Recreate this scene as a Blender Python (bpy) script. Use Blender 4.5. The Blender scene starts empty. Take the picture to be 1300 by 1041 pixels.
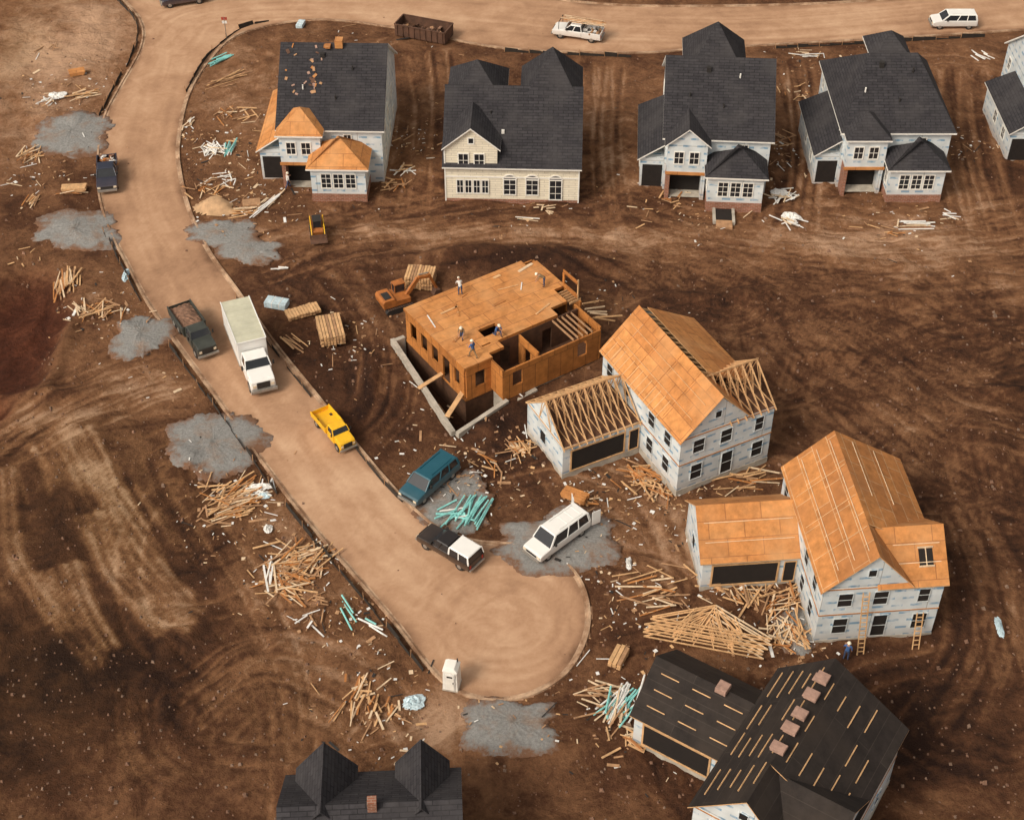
import bpy, bmesh, math, random
import numpy as np
from mathutils import Vector, Matrix
random.seed(7); np.random.seed(7)
R=random.random
def U(a,b): return a+(b-a)*random.random()
# ---------------------------------------------------------------- survey: aerial survey coords -> metres on the site
TH=math.radians(42); HC=76.5; DC=HC/math.tan(TH); FP=1900.0
C_,S_=math.cos(TH),math.sin(TH)
def G(u,v,z=0.0):
    a=(u-650)/FP; b=(v-520.5)/FP
    ry=C_-b*S_; rz=-S_-b*C_
    t=(z-HC)/rz
    return (a*t,-DC+ry*t)
# ---------------------------------------------------------------- materials
def newmat(name):
    m=bpy.data.materials.new(name); m.use_nodes=True
    nt=m.node_tree; return m,nt,nt.nodes['Principled BSDF']
def N(nt,t,**k):
    n=nt.nodes.new(t)
    for a,b in k.items():
        if a in n.inputs: n.inputs[a].default_value=b
        else: setattr(n,a,b)
    return n
def L(nt,a,b): nt.links.new(a,b)
def mixc(nt,fac,a,b,mode='MIX'):
    n=nt.nodes.new('ShaderNodeMix'); n.data_type='RGBA'; n.blend_type=mode
    for sock,val in ((n.inputs[0],fac),(n.inputs[6],a),(n.inputs[7],b)):
        if hasattr(val,'links') or hasattr(val,'is_output'): L(nt,val,sock)
        else: sock.default_value=val if not isinstance(val,tuple) else (*val,1) if len(val)==3 else val
    return n.outputs[2]
def simple(name,col,rough=.7,var=.25,sc=3.0,metal=0,bump=0,spec=.5,dust=0,soil=0):
    m,nt,b=newmat(name)
    tc=N(nt,'ShaderNodeTexCoord')
    n=N(nt,'ShaderNodeTexNoise',Scale=sc,Detail=6.0,Roughness=.65); L(nt,tc.outputs['Object'],n.inputs['Vector'])
    r=N(nt,'ShaderNodeMapRange'); r.inputs[1].default_value=.3;r.inputs[2].default_value=.7
    r.inputs[3].default_value=1-var;r.inputs[4].default_value=1+var; L(nt,n.outputs[0],r.inputs[0])
    mx=N(nt,'ShaderNodeVectorMath',operation='SCALE'); mx.inputs[0].default_value=col; L(nt,r.outputs[0],mx.inputs['Scale'])
    out=mx.outputs[0]
    if dust:
        sp=N(nt,'ShaderNodeSeparateXYZ'); L(nt,tc.outputs['Object'],sp.inputs[0])
        d=N(nt,'ShaderNodeMapRange'); d.inputs[1].default_value=1.2;d.inputs[2].default_value=.3;d.inputs[3].default_value=.06;d.inputs[4].default_value=dust; L(nt,sp.outputs[2],d.inputs[0])
        mm=N(nt,'ShaderNodeMath',operation='MULTIPLY'); L(nt,d.outputs[0],mm.inputs[0]); L(nt,n.outputs[0],mm.inputs[1])
        out=mixc(nt,mm.outputs[0],out,(.30,.18,.11))
    if soil:
        n3=N(nt,'ShaderNodeTexNoise',Scale=.45,Detail=6.0,Roughness=.7); L(nt,tc.outputs['Object'],n3.inputs['Vector'])
        r3=N(nt,'ShaderNodeMapRange'); r3.inputs[1].default_value=.42;r3.inputs[2].default_value=.58;r3.inputs[4].default_value=soil; L(nt,n3.outputs[0],r3.inputs[0])
        out=mixc(nt,r3.outputs[0],out,(.22,.115,.06))
    L(nt,out,b.inputs['Base Color'])
    b.inputs['Roughness'].default_value=rough; b.inputs['Metallic'].default_value=metal
    b.inputs['Specular IOR Level'].default_value=spec
    if bump:
        bp=N(nt,'ShaderNodeBump',Strength=bump,Distance=.05); L(nt,n.outputs[0],bp.inputs['Height']); L(nt,bp.outputs[0],b.inputs['Normal'])
    return m
def panel(name,c1,c2,mort,bw,rh,ms,rough=.8,var=.3,sc=1.5,stain=None):
    m,nt,b=newmat(name)
    tc=N(nt,'ShaderNodeTexCoord')
    br=N(nt,'ShaderNodeTexBrick'); br.inputs['Scale'].default_value=1
    br.inputs['Brick Width'].default_value=bw; br.inputs['Row Height'].default_value=rh; br.inputs['Mortar Size'].default_value=ms
    br.inputs['Mortar Smooth'].default_value=.1
    br.inputs['Color1'].default_value=(*c1,1);br.inputs['Color2'].default_value=(*c2,1);br.inputs['Mortar'].default_value=(*mort,1)
    L(nt,tc.outputs['UV'],br.inputs['Vector'])
    n=N(nt,'ShaderNodeTexNoise',Scale=sc,Detail=7.0,Roughness=.7); L(nt,tc.outputs['Object'],n.inputs['Vector'])
    r=N(nt,'ShaderNodeMapRange'); r.inputs[1].default_value=.3;r.inputs[2].default_value=.7
    r.inputs[3].default_value=1-var;r.inputs[4].default_value=1+var; L(nt,n.outputs[0],r.inputs[0])
    mx=N(nt,'ShaderNodeVectorMath',operation='SCALE'); L(nt,br.outputs['Color'],mx.inputs[0]); L(nt,r.outputs[0],mx.inputs['Scale'])
    out=mx.outputs[0]
    if stain:
        n2=N(nt,'ShaderNodeTexNoise',Scale=.35,Detail=4.0); L(nt,tc.outputs['Object'],n2.inputs['Vector'])
        r2=N(nt,'ShaderNodeMapRange'); r2.inputs[1].default_value=.45;r2.inputs[2].default_value=.7; r2.inputs[4].default_value=.6; L(nt,n2.outputs[0],r2.inputs[0])
        out=mixc(nt,r2.outputs[0],out,stain)
    L(nt,out,b.inputs['Base Color']); b.inputs['Roughness'].default_value=rough
    b.inputs['Specular IOR Level'].default_value=.25
    return m
M={}
M['osb']=panel('osb_sheathing',(.56,.25,.082),(.45,.185,.058),(.30,.12,.045),2.4,1.2,.03,stain=(.60,.32,.14))
M['osb2']=panel('weathered_sheathing',(.50,.215,.068),(.38,.155,.05),(.55,.36,.20),2.4,1.2,.025,stain=(.34,.15,.06))
M['osbwall']=panel('sheathing_wall',(.46,.18,.045),(.34,.13,.035),(.2,.08,.025),1.2,2.4,.03)
M['shingle']=panel('asphalt_shingles',(.046,.043,.047),(.031,.029,.033),(.019,.018,.020),.9,.28,.03,rough=.9,var=.3,sc=2.5,stain=(.062,.057,.058))
M['felt']=panel('roofing_felt',(.028,.022,.019),(.022,.017,.015),(.045,.036,.030),8.0,.9,.02,rough=.85,var=.35,sc=1.2,stain=(.042,.031,.024))
M['brick']=panel('red_brick',(.30,.11,.065),(.24,.09,.05),(.3,.2,.15),.42,.16,.03,rough=.9)
M['cream']=panel('cream_siding',(.80,.74,.59),(.74,.68,.54),(.56,.51,.41),1.1,.24,.025,rough=.85,var=.10)
M['lumber']=simple('pine_lumber',(.58,.35,.17),.8,.3,2.0)
M['lumber2']=simple('weathered_lumber',(.38,.215,.11),.85,.35,2.0)
M['palelumber']=simple('pale_lumber',(.66,.50,.33),.8,.25,2.0)
M['concrete']=simple('concrete',(.40,.36,.30),.9,.3,1.4,bump=.3)
M['kerb']=simple('dusty_kerb',(.46,.31,.20),.9,.4,.8,soil=.95)
M['dark']=simple('dark_opening',(.012,.008,.006),.9,.3,2)  # near-black panels stand in for the unlit depth of openings
M['attic']=simple('shaded_attic_floor',(.085,.038,.018),.9,.4,2)  # dark brown, interior shade painted into the colour
M['glass']=simple('window_glass',(.02,.022,.026),.12,.2,1,spec=.6)
M['white']=simple('white_trim',(.80,.78,.72),.6,.08,2)
M['scrapwhite']=simple('white_scrap',(.72,.71,.68),.7,.2,2)
M['teal']=simple('teal_pvc_pipe',(.24,.58,.55),.5,.2,2)
M['plasticblue']=simple('blue_white_wrap',(.48,.60,.65),.5,.3,3)
M['tyre']=simple('tyre_rubber',(.024,.021,.019),.85,.2,5)
M['hub']=simple('wheel_hub',(.35,.33,.30),.4,.2,5,metal=.5)
M['paintwhite']=simple('white_paint',(.80,.80,.77),.35,.05,1,dust=.9)
M['boxroof']=simple('box_roof',(.52,.51,.39),.6,.14,.8)
M['paintnavy']=simple('navy_paint',(.014,.022,.045),.3,.15,1,dust=.7)
M['paintgreen']=simple('dark_green_paint',(.035,.043,.038),.45,.3,1,dust=.9)
M['paintteal']=simple('teal_paint',(.006,.085,.125),.3,.1,1,dust=.6)
M['paintblack']=simple('black_paint',(.012,.012,.014),.3,.15,1,dust=.7)
M['yellow']=simple('yellow_paint',(.82,.46,.015),.4,.12,1.5,dust=.6)
M['orange']=simple('orange_paint',(.38,.13,.03),.6,.35,1.5)
M['rust']=simple('rusty_steel',(.10,.048,.028),.85,.4,1.5)
M['load']=simple('dirt_load',(.20,.11,.07),.95,.5,2.5,bump=.8)
M['sand']=simple('sand_heap',(.46,.29,.16),.95,.3,1.5,bump=.6)
M['lens']=simple('lamp_lens',(.7,.6,.45),.2,.1,3)
M['redlens']=simple('tail_lens',(.4,.02,.015),.3,.1,3)
M['chassis']=simple('chassis_black',(.024,.021,.019),.7,.2,3)
M['fence']=simple('silt_fence_fabric',(.026,.020,.015),.9,.3,2)
M['bundle']=simple('shingle_bundle',(.34,.21,.16),.7,.3,3)
M['skin']=simple('skin',(.42,.22,.14),.6,.05,5)
M['denim']=simple('denim',(.04,.06,.12),.9,.2,8)
M['khaki']=simple('khaki',(.25,.17,.09),.9,.2,8)
M['shirtw']=simple('light_shirt',(.6,.58,.54),.9,.1,8)
M['shirtr']=simple('red_shirt',(.35,.05,.03),.9,.1,8)
M['shirtb']=simple('blue_shirt',(.05,.12,.3),.9,.1,8)
M['hat']=simple('hard_hat',(.8,.75,.6),.35,.05,5)
M['boot']=simple('boots',(.08,.04,.02),.8,.1,5)
def wrapmat():
    m,nt,b=newmat('house_wrap'); tc=N(nt,'ShaderNodeTexCoord')
    def brick(bw,rh,ms,c,mo):
        br=N(nt,'ShaderNodeTexBrick'); br.inputs['Scale'].default_value=1
        br.inputs['Brick Width'].default_value=bw; br.inputs['Row Height'].default_value=rh; br.inputs['Mortar Size'].default_value=ms
        br.inputs['Color1'].default_value=(*c,1);br.inputs['Color2'].default_value=(*c,1);br.inputs['Mortar'].default_value=(*mo,1)
        L(nt,tc.outputs['UV'],br.inputs['Vector']); return br.outputs['Color']
    base=(.66,.71,.72)
    p=brick(1.25,.72,.27,(.17,.34,.50),base)
    n=N(nt,'ShaderNodeTexNoise',Scale=1.5,Detail=4.0); L(nt,tc.outputs['Object'],n.inputs['Vector'])
    r=N(nt,'ShaderNodeMapRange'); r.inputs[1].default_value=.40;r.inputs[2].default_value=.56;r.inputs[3].default_value=.1;r.inputs[4].default_value=.9; L(nt,n.outputs[0],r.inputs[0])
    c=mixc(nt,r.outputs[0],base,p)
    s=brick(7.0,2.7,.03,(1,1,1),(.62,.58,.55))
    c=mixc(nt,1.0,c,s,'MULTIPLY')
    n2=N(nt,'ShaderNodeTexNoise',Scale=.8,Detail=6.0); L(nt,tc.outputs['Object'],n2.inputs['Vector'])
    r2=N(nt,'ShaderNodeMapRange'); r2.inputs[1].default_value=.3;r2.inputs[2].default_value=.7;r2.inputs[3].default_value=.80;r2.inputs[4].default_value=1.1; L(nt,n2.outputs[0],r2.inputs[0])
    mx=N(nt,'ShaderNodeVectorMath',operation='SCALE'); L(nt,c,mx.inputs[0]); L(nt,r2.outputs[0],mx.inputs['Scale'])
    sp=N(nt,'ShaderNodeSeparateXYZ'); L(nt,tc.outputs['Object'],sp.inputs[0])
    d=N(nt,'ShaderNodeMapRange'); d.inputs[1].default_value=1.4;d.inputs[2].default_value=.0;d.inputs[3].default_value=.05;d.inputs[4].default_value=.8; L(nt,sp.outputs[2],d.inputs[0])
    mm=N(nt,'ShaderNodeMath',operation='MULTIPLY'); L(nt,d.outputs[0],mm.inputs[0]); L(nt,n2.outputs[0],mm.inputs[1])
    o=mixc(nt,mm.outputs[0],mx.outputs[0],(.34,.21,.13))
    L(nt,o,b.inputs['Base Color']); b.inputs['Roughness'].default_value=.6
    return m
M['wrap']=wrapmat()
def gravelmat():
    m,nt,b=newmat('gravel'); tc=N(nt,'ShaderNodeTexCoord')
    n=N(nt,'ShaderNodeTexNoise',Scale=5.0,Detail=9.0,Roughness=.82); L(nt,tc.outputs['Object'],n.inputs['Vector'])
    n2=N(nt,'ShaderNodeTexNoise',Scale=.6,Detail=6.0,Roughness=.65); L(nt,tc.outputs['Object'],n2.inputs['Vector'])
    cr=N(nt,'ShaderNodeValToRGB'); L(nt,n.outputs[0],cr.inputs[0])
    cr.color_ramp.elements[0].position=.3; cr.color_ramp.elements[0].color=(.125,.122,.115,1)
    cr.color_ramp.elements[1].position=.7; cr.color_ramp.elements[1].color=(.345,.34,.325,1)
    r=N(nt,'ShaderNodeMapRange'); r.inputs[1].default_value=.50;r.inputs[2].default_value=.74;r.inputs[4].default_value=.8; L(nt,n2.outputs[0],r.inputs[0])
    c=mixc(nt,r.outputs[0],cr.outputs[0],(.25,.15,.09))
    at=N(nt,'ShaderNodeAttribute',attribute_name='edge')
    ms=N(nt,'ShaderNodeMath',operation='MULTIPLY_ADD'); L(nt,n2.outputs[0],ms.inputs[0]); ms.inputs[1].default_value=1.3; ms.inputs[2].default_value=-.65
    ad=N(nt,'ShaderNodeMath',operation='ADD'); L(nt,at.outputs['Fac'],ad.inputs[0]); L(nt,ms.outputs[0],ad.inputs[1])
    ms2=N(nt,'ShaderNodeMath',operation='MULTIPLY_ADD'); L(nt,n.outputs[0],ms2.inputs[0]); ms2.inputs[1].default_value=.9; ms2.inputs[2].default_value=-.45
    ad2=N(nt,'ShaderNodeMath',operation='ADD'); L(nt,ad.outputs[0],ad2.inputs[0]); L(nt,ms2.outputs[0],ad2.inputs[1])
    r3=N(nt,'ShaderNodeMapRange'); r3.inputs[1].default_value=.72;r3.inputs[2].default_value=.98; L(nt,ad2.outputs[0],r3.inputs[0])
    c=mixc(nt,r3.outputs[0],c,(.17,.085,.046))
    L(nt,c,b.inputs['Base Color']); b.inputs['Roughness'].default_value=.95
    bp=N(nt,'ShaderNodeBump',Strength=.8,Distance=.08); L(nt,n.outputs[0],bp.inputs['Height']); L(nt,bp.outputs[0],b.inputs['Normal'])
    return m
M['gravel']=gravelmat()
def dirtmat(name,stops,olive,red,amp1,amp2,bump,bd=.25):
    m,nt,b=newmat(name); tc=N(nt,'ShaderNodeTexCoord'); P=tc.outputs['Object']
    at=N(nt,'ShaderNodeAttribute',attribute_name='soil'); sp=N(nt,'ShaderNodeSeparateColor'); L(nt,at.outputs['Color'],sp.inputs[0])
    n1=N(nt,'ShaderNodeTexNoise',Scale=.35,Detail=10.0,Roughness=.7,Distortion=.6); L(nt,P,n1.inputs['Vector'])
    n2=N(nt,'ShaderNodeTexNoise',Scale=2.2,Detail=9.0,Roughness=.78); L(nt,P,n2.inputs['Vector'])
    a=N(nt,'ShaderNodeMath',operation='MULTIPLY_ADD'); L(nt,n1.outputs[0],a.inputs[0]); a.inputs[1].default_value=amp1; a.inputs[2].default_value=-amp1*.5
    c=N(nt,'ShaderNodeMath',operation='MULTIPLY_ADD'); L(nt,n2.outputs[0],c.inputs[0]); c.inputs[1].default_value=amp2; c.inputs[2].default_value=-amp2*.5
    s1=N(nt,'ShaderNodeMath',operation='ADD'); L(nt,a.outputs[0],s1.inputs[0]); L(nt,c.outputs[0],s1.inputs[1])
    s2=N(nt,'ShaderNodeMath',operation='ADD'); L(nt,s1.outputs[0],s2.inputs[0]); L(nt,sp.outputs[0],s2.inputs[1])
    cr=N(nt,'ShaderNodeValToRGB'); L(nt,s2.outputs[0],cr.inputs[0])
    e=cr.color_ramp.elements
    while len(e)<len(stops): e.new(.5)
    for i,(p,col) in enumerate(stops): e[i].position=p; e[i].color=(*col,1)
    o=mixc(nt,sp.outputs[1],cr.outputs[0],olive,'MULTIPLY')
    o=mixc(nt,sp.outputs[2],o,red,'MULTIPLY')
    L(nt,o,b.inputs['Base Color']); b.inputs['Roughness'].default_value=.95; b.inputs['Specular IOR Level'].default_value=.15
    ad=N(nt,'ShaderNodeMath',operation='MULTIPLY_ADD'); L(nt,n1.outputs[0],ad.inputs[0]); ad.inputs[1].default_value=1.5; L(nt,n2.outputs[0],ad.inputs[2])
    bp=N(nt,'ShaderNodeBump',Strength=bump,Distance=bd); L(nt,ad.outputs[0],bp.inputs['Height']); L(nt,bp.outputs[0],b.inputs['Normal'])
    return m
M['ground']=dirtmat('bare_soil',[(0.0,(.030,.014,.009)),(.3,(.092,.040,.020)),(.6,(.225,.110,.054)),(1.0,(.48,.30,.19))],(.70,.80,.62),(.85,.62,.62),.85,.75,.85,.3)
M['road']=dirtmat('dusty_road',[(0.0,(.16,.088,.052)),(.3,(.29,.165,.098)),(.6,(.42,.25,.150)),(1.0,(.60,.40,.26))],(.6,.8,.6),(1,.7,.6),.75,.42,.15,.1)
# ---------------------------------------------------------------- mesh builder
class MB:
    def __init__(s): s.v=[];s.f=[];s.m=[];s.mats=[]
    def mi(s,k):
        if k not in s.mats: s.mats.append(k)
        return s.mats.index(k)
    def poly(s,pts,k):
        b=len(s.v); s.v+= [tuple(p) for p in pts]; s.f.append(tuple(range(b,b+len(pts)))); s.m.append(s.mi(k))
    def hexa(s,p,k,top=None):
        b=len(s.v); s.v+=[tuple(q) for q in p]; i=s.mi(k)
        for n,fc in enumerate(((0,3,2,1),(4,5,6,7),(0,1,5,4),(1,2,6,5),(2,3,7,6),(3,0,4,7))):
            s.f.append(tuple(b+j for j in fc)); s.m.append(s.mi(top) if (top and n==1) else i)
    def box(s,x0,y0,z0,x1,y1,z1,k,top=None):
        s.hexa([(x0,y0,z0),(x1,y0,z0),(x1,y1,z0),(x0,y1,z0),(x0,y0,z1),(x1,y0,z1),(x1,y1,z1),(x0,y1,z1)],k,top)
    def frus(s,a,b,z0,z1,k,top=None):
        x0,x1,w0=a; X0,X1,w1=b
        s.hexa([(x0,-w0,z0),(x1,-w0,z0),(x1,w0,z0),(x0,w0,z0),(X0,-w1,z1),(X1,-w1,z1),(X1,w1,z1),(X0,w1,z1)],k,top)
    def obox(s,o,du,up,n,w,h,d,k):
        o=Vector(o);du=Vector(du)*w;up=Vector(up)*h;n=Vector(n)*d
        s.hexa([o,o+du,o+du+n,o+n,o+up,o+du+up,o+du+n+up,o+n+up],k)
    def beam(s,p,q,w,h,k,upv=(0,0,1)):
        p=Vector(p);q=Vector(q);d=(q-p)
        if d.length<1e-6:return
        d.normalize(); u=Vector(upv)
        sd=d.cross(u)
        if sd.length<1e-3: sd=d.cross(Vector((1,0,0)))
        sd.normalize(); u=sd.cross(d)
        a=sd*w/2;b=u*h/2
        s.hexa([p-a-b,p+a-b,p+a+b,p-a+b,q-a-b,q+a-b,q+a+b,q-a+b],k)
    def cyl(s,p,q,r0,r1,n,k,cap=None):
        p=Vector(p);q=Vector(q);d=(q-p).normalized(); a=d.orthogonal().normalized(); b=d.cross(a)
        B=len(s.v)
        for i in range(n):
            t=2*math.pi*i/n; o=a*math.cos(t)+b*math.sin(t)
            s.v.append(tuple(p+o*r0)); s.v.append(tuple(q+o*r1))
        i0=s.mi(k); i1=s.mi(cap or k)
        for i in range(n):
            j=(i+1)%n; s.f.append((B+2*i,B+2*j,B+2*j+1,B+2*i+1)); s.m.append(i0)
        s.f.append(tuple(B+2*i for i in range(n))); s.m.append(i1)
        s.f.append(tuple(B+2*i+1 for i in reversed(range(n)))); s.m.append(i1)
    def slab(s,pts,t,k,side=None):
        n=len(pts); b=len(s.v)
        s.v+=[tuple(p) for p in pts]+[(p[0],p[1],p[2]-t) for p in pts]
        s.f.append(tuple(range(b,b+n))); s.m.append(s.mi(k))
        s.f.append(tuple(reversed(range(b+n,b+2*n)))); s.m.append(s.mi(side or k))
        for i in range(n):
            j=(i+1)%n; s.f.append((b+i,b+n+i,b+n+j,b+j)); s.m.append(s.mi(side or k))
    def prof(s,pts,y0,y1,k):
        n=len(pts); b=len(s.v)
        s.v+=[(x,y0,z) for x,z in pts]+[(x,y1,z) for x,z in pts]; i0=s.mi(k)
        s.f.append(tuple(range(b,b+n))); s.f.append(tuple(reversed(range(b+n,b+2*n)))); s.m+=[i0,i0]
        for i in range(n):
            j=(i+1)%n; s.f.append((b+i,b+n+i,b+n+j,b+j)); s.m.append(i0)
    def obj(s,name,parent=None,bevel=0,seg=2,smooth=False,loc=None,rot=0):
        me=bpy.data.meshes.new(name); me.from_pydata(s.v,[],s.f)
        for k in s.mats: me.materials.append(M[k])
        me.polygons.foreach_set('material_index',s.m)
        bm=bmesh.new(); bm.from_mesh(me); bmesh.ops.recalc_face_normals(bm,faces=bm.faces)
        uv=bm.loops.layers.uv.new('UVMap')
        for f in bm.faces:
            n=f.normal
            if abs(n.z)>.985: t=Vector((1,0,0)); b=Vector((0,1,0))
            else:
                t=Vector((0,0,1)).cross(n).normalized(); b=n.cross(t)
            for l in f.loops: l[uv].uv=(l.vert.co.dot(t),l.vert.co.dot(b))
            if smooth: f.smooth=True
        bm.to_mesh(me); bm.free()
        o=bpy.data.objects.new(name,me); bpy.context.scene.collection.objects.link(o)
        if parent: o.parent=parent
        if loc: o.location=loc
        if rot: o.rotation_euler=(0,0,rot)
        if bevel:
            md=o.modifiers.new('b','BEVEL'); md.width=bevel; md.segments=seg; md.limit_method='ANGLE'; md.angle_limit=math.radians(35)
        return o
def empty(name,loc,rot=0,sc=1):
    e=bpy.data.objects.new(name,None); bpy.context.scene.collection.objects.link(e)
    e.location=loc; e.rotation_euler=(0,0,rot); e.empty_display_size=.5; e.scale=(sc,sc,sc); return e
# ---------------------------------------------------------------- terrain
def vn(x,y,seed):
    xi=np.floor(x);yi=np.floor(y);fx=x-xi;fy=y-yi
    fx=fx*fx*(3-2*fx);fy=fy*fy*(3-2*fy)
    def h(a,b):
        q=np.sin(a*127.1+b*311.7+seed*74.7)*43758.5453; return q-np.floor(q)
    return (h(xi,yi)*(1-fx)+h(xi+1,yi)*fx)*(1-fy)+(h(xi,yi+1)*(1-fx)+h(xi+1,yi+1)*fx)*fy
def fbm(x,y,seed,o=4):
    r=0;a=.5;t=0
    for i in range(o): r=r+a*vn(x,y,seed+i*13); t+=a; a*=.5; x=x*2.03+17;y=y*2.03+5
    return r/t-.5
def catmull(P,step=1.0,closed=False):
    P=[np.array(p,float) for p in P]; out=[]
    n=len(P)
    for i in range(n if closed else n-1):
        p1=P[i];p2=P[(i+1)%n]
        p0=P[i-1] if (closed or i>0) else 2*p1-p2
        p3=P[(i+2)%n] if (closed or i+2<n) else 2*p2-p1
        k=max(2,int(np.linalg.norm(p2-p1)/step))
        for j in range(k):
            t=j/k
            out.append(.5*((2*p1)+(-p0+p2)*t+(2*p0-5*p1+4*p2-p3)*t*t+(-p0+3*p1-3*p2+p3)*t**3))
    if not closed: out.append(P[-1])
    return np.array(out)
left_edge=[(95,-62),(150,-5),(178,28),(178,62),(152,110),(132,150),(124,200),(126,250),(140,295),(160,335),(187,385),(226,440),(270,500),(320,570),(380,650),(440,720),(500,790),(545,848),(580,878),(622,889),(670,884),(718,856),(744,812),(748,772),(736,735),(712,710),(680,694),(640,690),(600,686),(560,672),(530,650),(490,608),(440,548),(400,498),(350,436),(303,370),(267,320),(243,270),(230,220),(228,180),(240,122),(268,76),(310,42),(400,26),(500,36),(640,62),(800,68),(900,62),(1100,51),(1250,42),(1400,30),(1620,10)]
upper_edge=[(1620,-62),(1300,-24),(1100,1),(900,8),(760,5),(640,-12),(520,-45),(400,-70),(200,-85)]
E1=catmull([G(*p) for p in left_edge],1.0); E2=catmull([G(*p) for p in upper_edge],1.5)
POLY=np.vstack([E1,E2])
def inside_dist(X,Y):
    ins=np.zeros(X.shape,bool); d2=np.full(X.shape,1e9)
    n=len(POLY)
    for i in range(n):
        x1,y1=POLY[i];x2,y2=POLY[(i+1)%n]
        if y1!=y2:
            c=((Y<y1)!=(Y<y2))&(X<(x2-x1)*(Y-y1)/(y2-y1)+x1); ins^=c
        l=(x2-x1)**2+(y2-y1)**2
        if l<1e-9: continue
        t=np.clip(((X-x1)*(x2-x1)+(Y-y1)*(y2-y1))/l,0,1)
        d2=np.minimum(d2,(X-x1-t*(x2-x1))**2+(Y-y1-t*(y2-y1))**2)
    return ins,np.sqrt(d2)
ST=.22
fx=np.arange(-60,62.01,ST); fy=np.arange(-42,80.01,ST)
def outer(a,sgn):
    o=[];d=.5;x=a
    while abs(x-a)<4000: x+=sgn*d; d*=1.35; o.append(x)
    return o
AX=np.array(outer(fx[0],-1)[::-1]+list(fx)+outer(fx[-1],1)); AY=np.array(outer(fy[0],-1)[::-1]+list(fy)+outer(fy[-1],1))
X,Y=np.meshgrid(AX,AY)
ins,dist=inside_dist(X,Y)
ny,nx=X.shape; ox=int(np.searchsorted(AX,fx[0])); oy=int(np.searchsorted(AY,fy[0]))
def sstep(a,b,x): t=np.clip((x-a)/(b-a),0,1); return t*t*(3-2*t)
away=sstep(.3,3.0,dist)*(~ins)
rough=.5+1.1*np.clip(fbm(X/10,Y/10,61,3)+.4,0,1)
Hh=(fbm(X/11,Y/11,1,3)*.8+fbm(X/2.6,Y/2.6,5,3)*.46*rough+fbm(X/.9,Y/.9,9,2)*.28*rough)*away-.02
farm=sstep(60,300,np.hypot(X,Y)); Hh=Hh+farm*fbm(X/120,Y/120,3,4)*14
Ls=np.full(X.shape,.40)+fbm(X/16,Y/16,21,4)*.42+fbm(X/3.5,Y/3.5,31,3)*.30+fbm(X/1.1,Y/1.1,35,2)*.15
Lr=np.full(X.shape,.60)+fbm(X/9,Y/9,41,3)*.45
Ol=np.zeros(X.shape); Rd=np.zeros(X.shape)
def blob(u,v,ru,rv,p=1):
    x,y=G(u,v); x2,_=G(u+ru,v); _,y2=G(u,v-rv)
    w=fbm(X/4,Y/4,int(u+v)%50,4)*1.3
    return np.exp(-((((X-x)/(x2-x))**2+((Y-y)/(y2-y))**2)*(1+w))**p)
for u,v,ru,rv,dl,do,dr in [
 (40,90,80,80,.30,.0,0),(120,60,80,80,.34,0,0),(20,60,40,50,.10,.2,0),(200,330,120,40,.06,0,0),(60,200,60,50,.10,0,0),
 (120,640,180,110,-.14,.35,0),(60,860,170,120,-.24,.5,0),(300,900,160,80,-.08,.15,0),(420,850,90,90,.16,0,0),(230,800,70,60,-.08,.2,0),  # lower-left soil: own olive-brown tone plus corner vignette painted into the colour
 (60,530,110,20,.24,0,0),(230,500,70,30,.18,0,0),(150,460,80,50,.12,0,0),(330,640,60,60,.12,0,0),(380,720,60,60,.12,0,0),(430,180,90,30,.05,0,0),(300,110,60,70,.16,0,0),(280,230,70,60,.14,0,0),
 (640,296,350,14,.20,0,0),(1000,315,300,24,.18,0,0),(1150,300,150,25,.14,0,0),(640,335,130,16,-.32,0,0),(900,372,90,24,-.20,0,0),(740,350,60,20,-.15,0,0),
 (1150,420,150,60,-.10,0,0),(1240,600,90,120,-.10,0,0),(1180,880,130,90,-.20,.1,0),(850,700,120,60,.12,0,0),(780,620,70,50,.10,0,0),
 (830,420,60,40,-.26,0,0),(640,555,70,40,-.24,0,0),(500,500,60,50,-.10,0,0),(565,912,45,40,.50,0,0),(770,170,35,110,.12,0,0),(540,180,25,90,.10,0,0),
 (1290,480,40,60,-.18,.1,0),(1020,180,30,80,.10,0,0),(1230,250,50,40,.1,0,0),(700,790,80,60,.05,0,0),(950,700,60,60,-.1,0,0),(1080,900,90,60,-.16,0,0),(1100,480,120,30,-.10,0,0)]:
    B=blob(u,v,ru,rv); Ls+=dl*B*1.15; Ol=np.maximum(Ol,do*B); Rd=np.maximum(Rd,dr*B)
pitm=blob(18,425,66,78,3); Ls=Ls*(1-pitm)+pitm*(.27+fbm(X/5,Y/5,3,4)*.12); Rd=np.maximum(Rd,pitm)
Hh-=pitm*1.2*away
for u,v,ru,rv,h in [(640,326,120,9,.9),(760,338,60,8,.7),(470,480,18,22,.6),(880,376,45,8,.5),(950,372,30,8,.5),(100,560,30,40,.5),(270,262,18,9,.9),(1250,560,30,30,.7),(230,590,30,18,.5),(690,570,20,10,.4),(30,502,90,8,.6),(88,420,10,70,.5),(700,560,12,30,.5),(1130,380,60,6,.5),(1050,450,60,6,.5),(60,150,50,8,.5),(480,860,20,20,.5),(1285,500,40,8,.7),(440,340,30,8,.4),(620,545,20,10,.5)]:
    Hh+=blob(u,v,ru,rv)*h*away
TR=np.zeros(X.shape); RT=np.zeros(X.shape); TD=np.zeros(X.shape); SW=np.zeros(X.shape); RK=np.zeros(X.shape)
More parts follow.
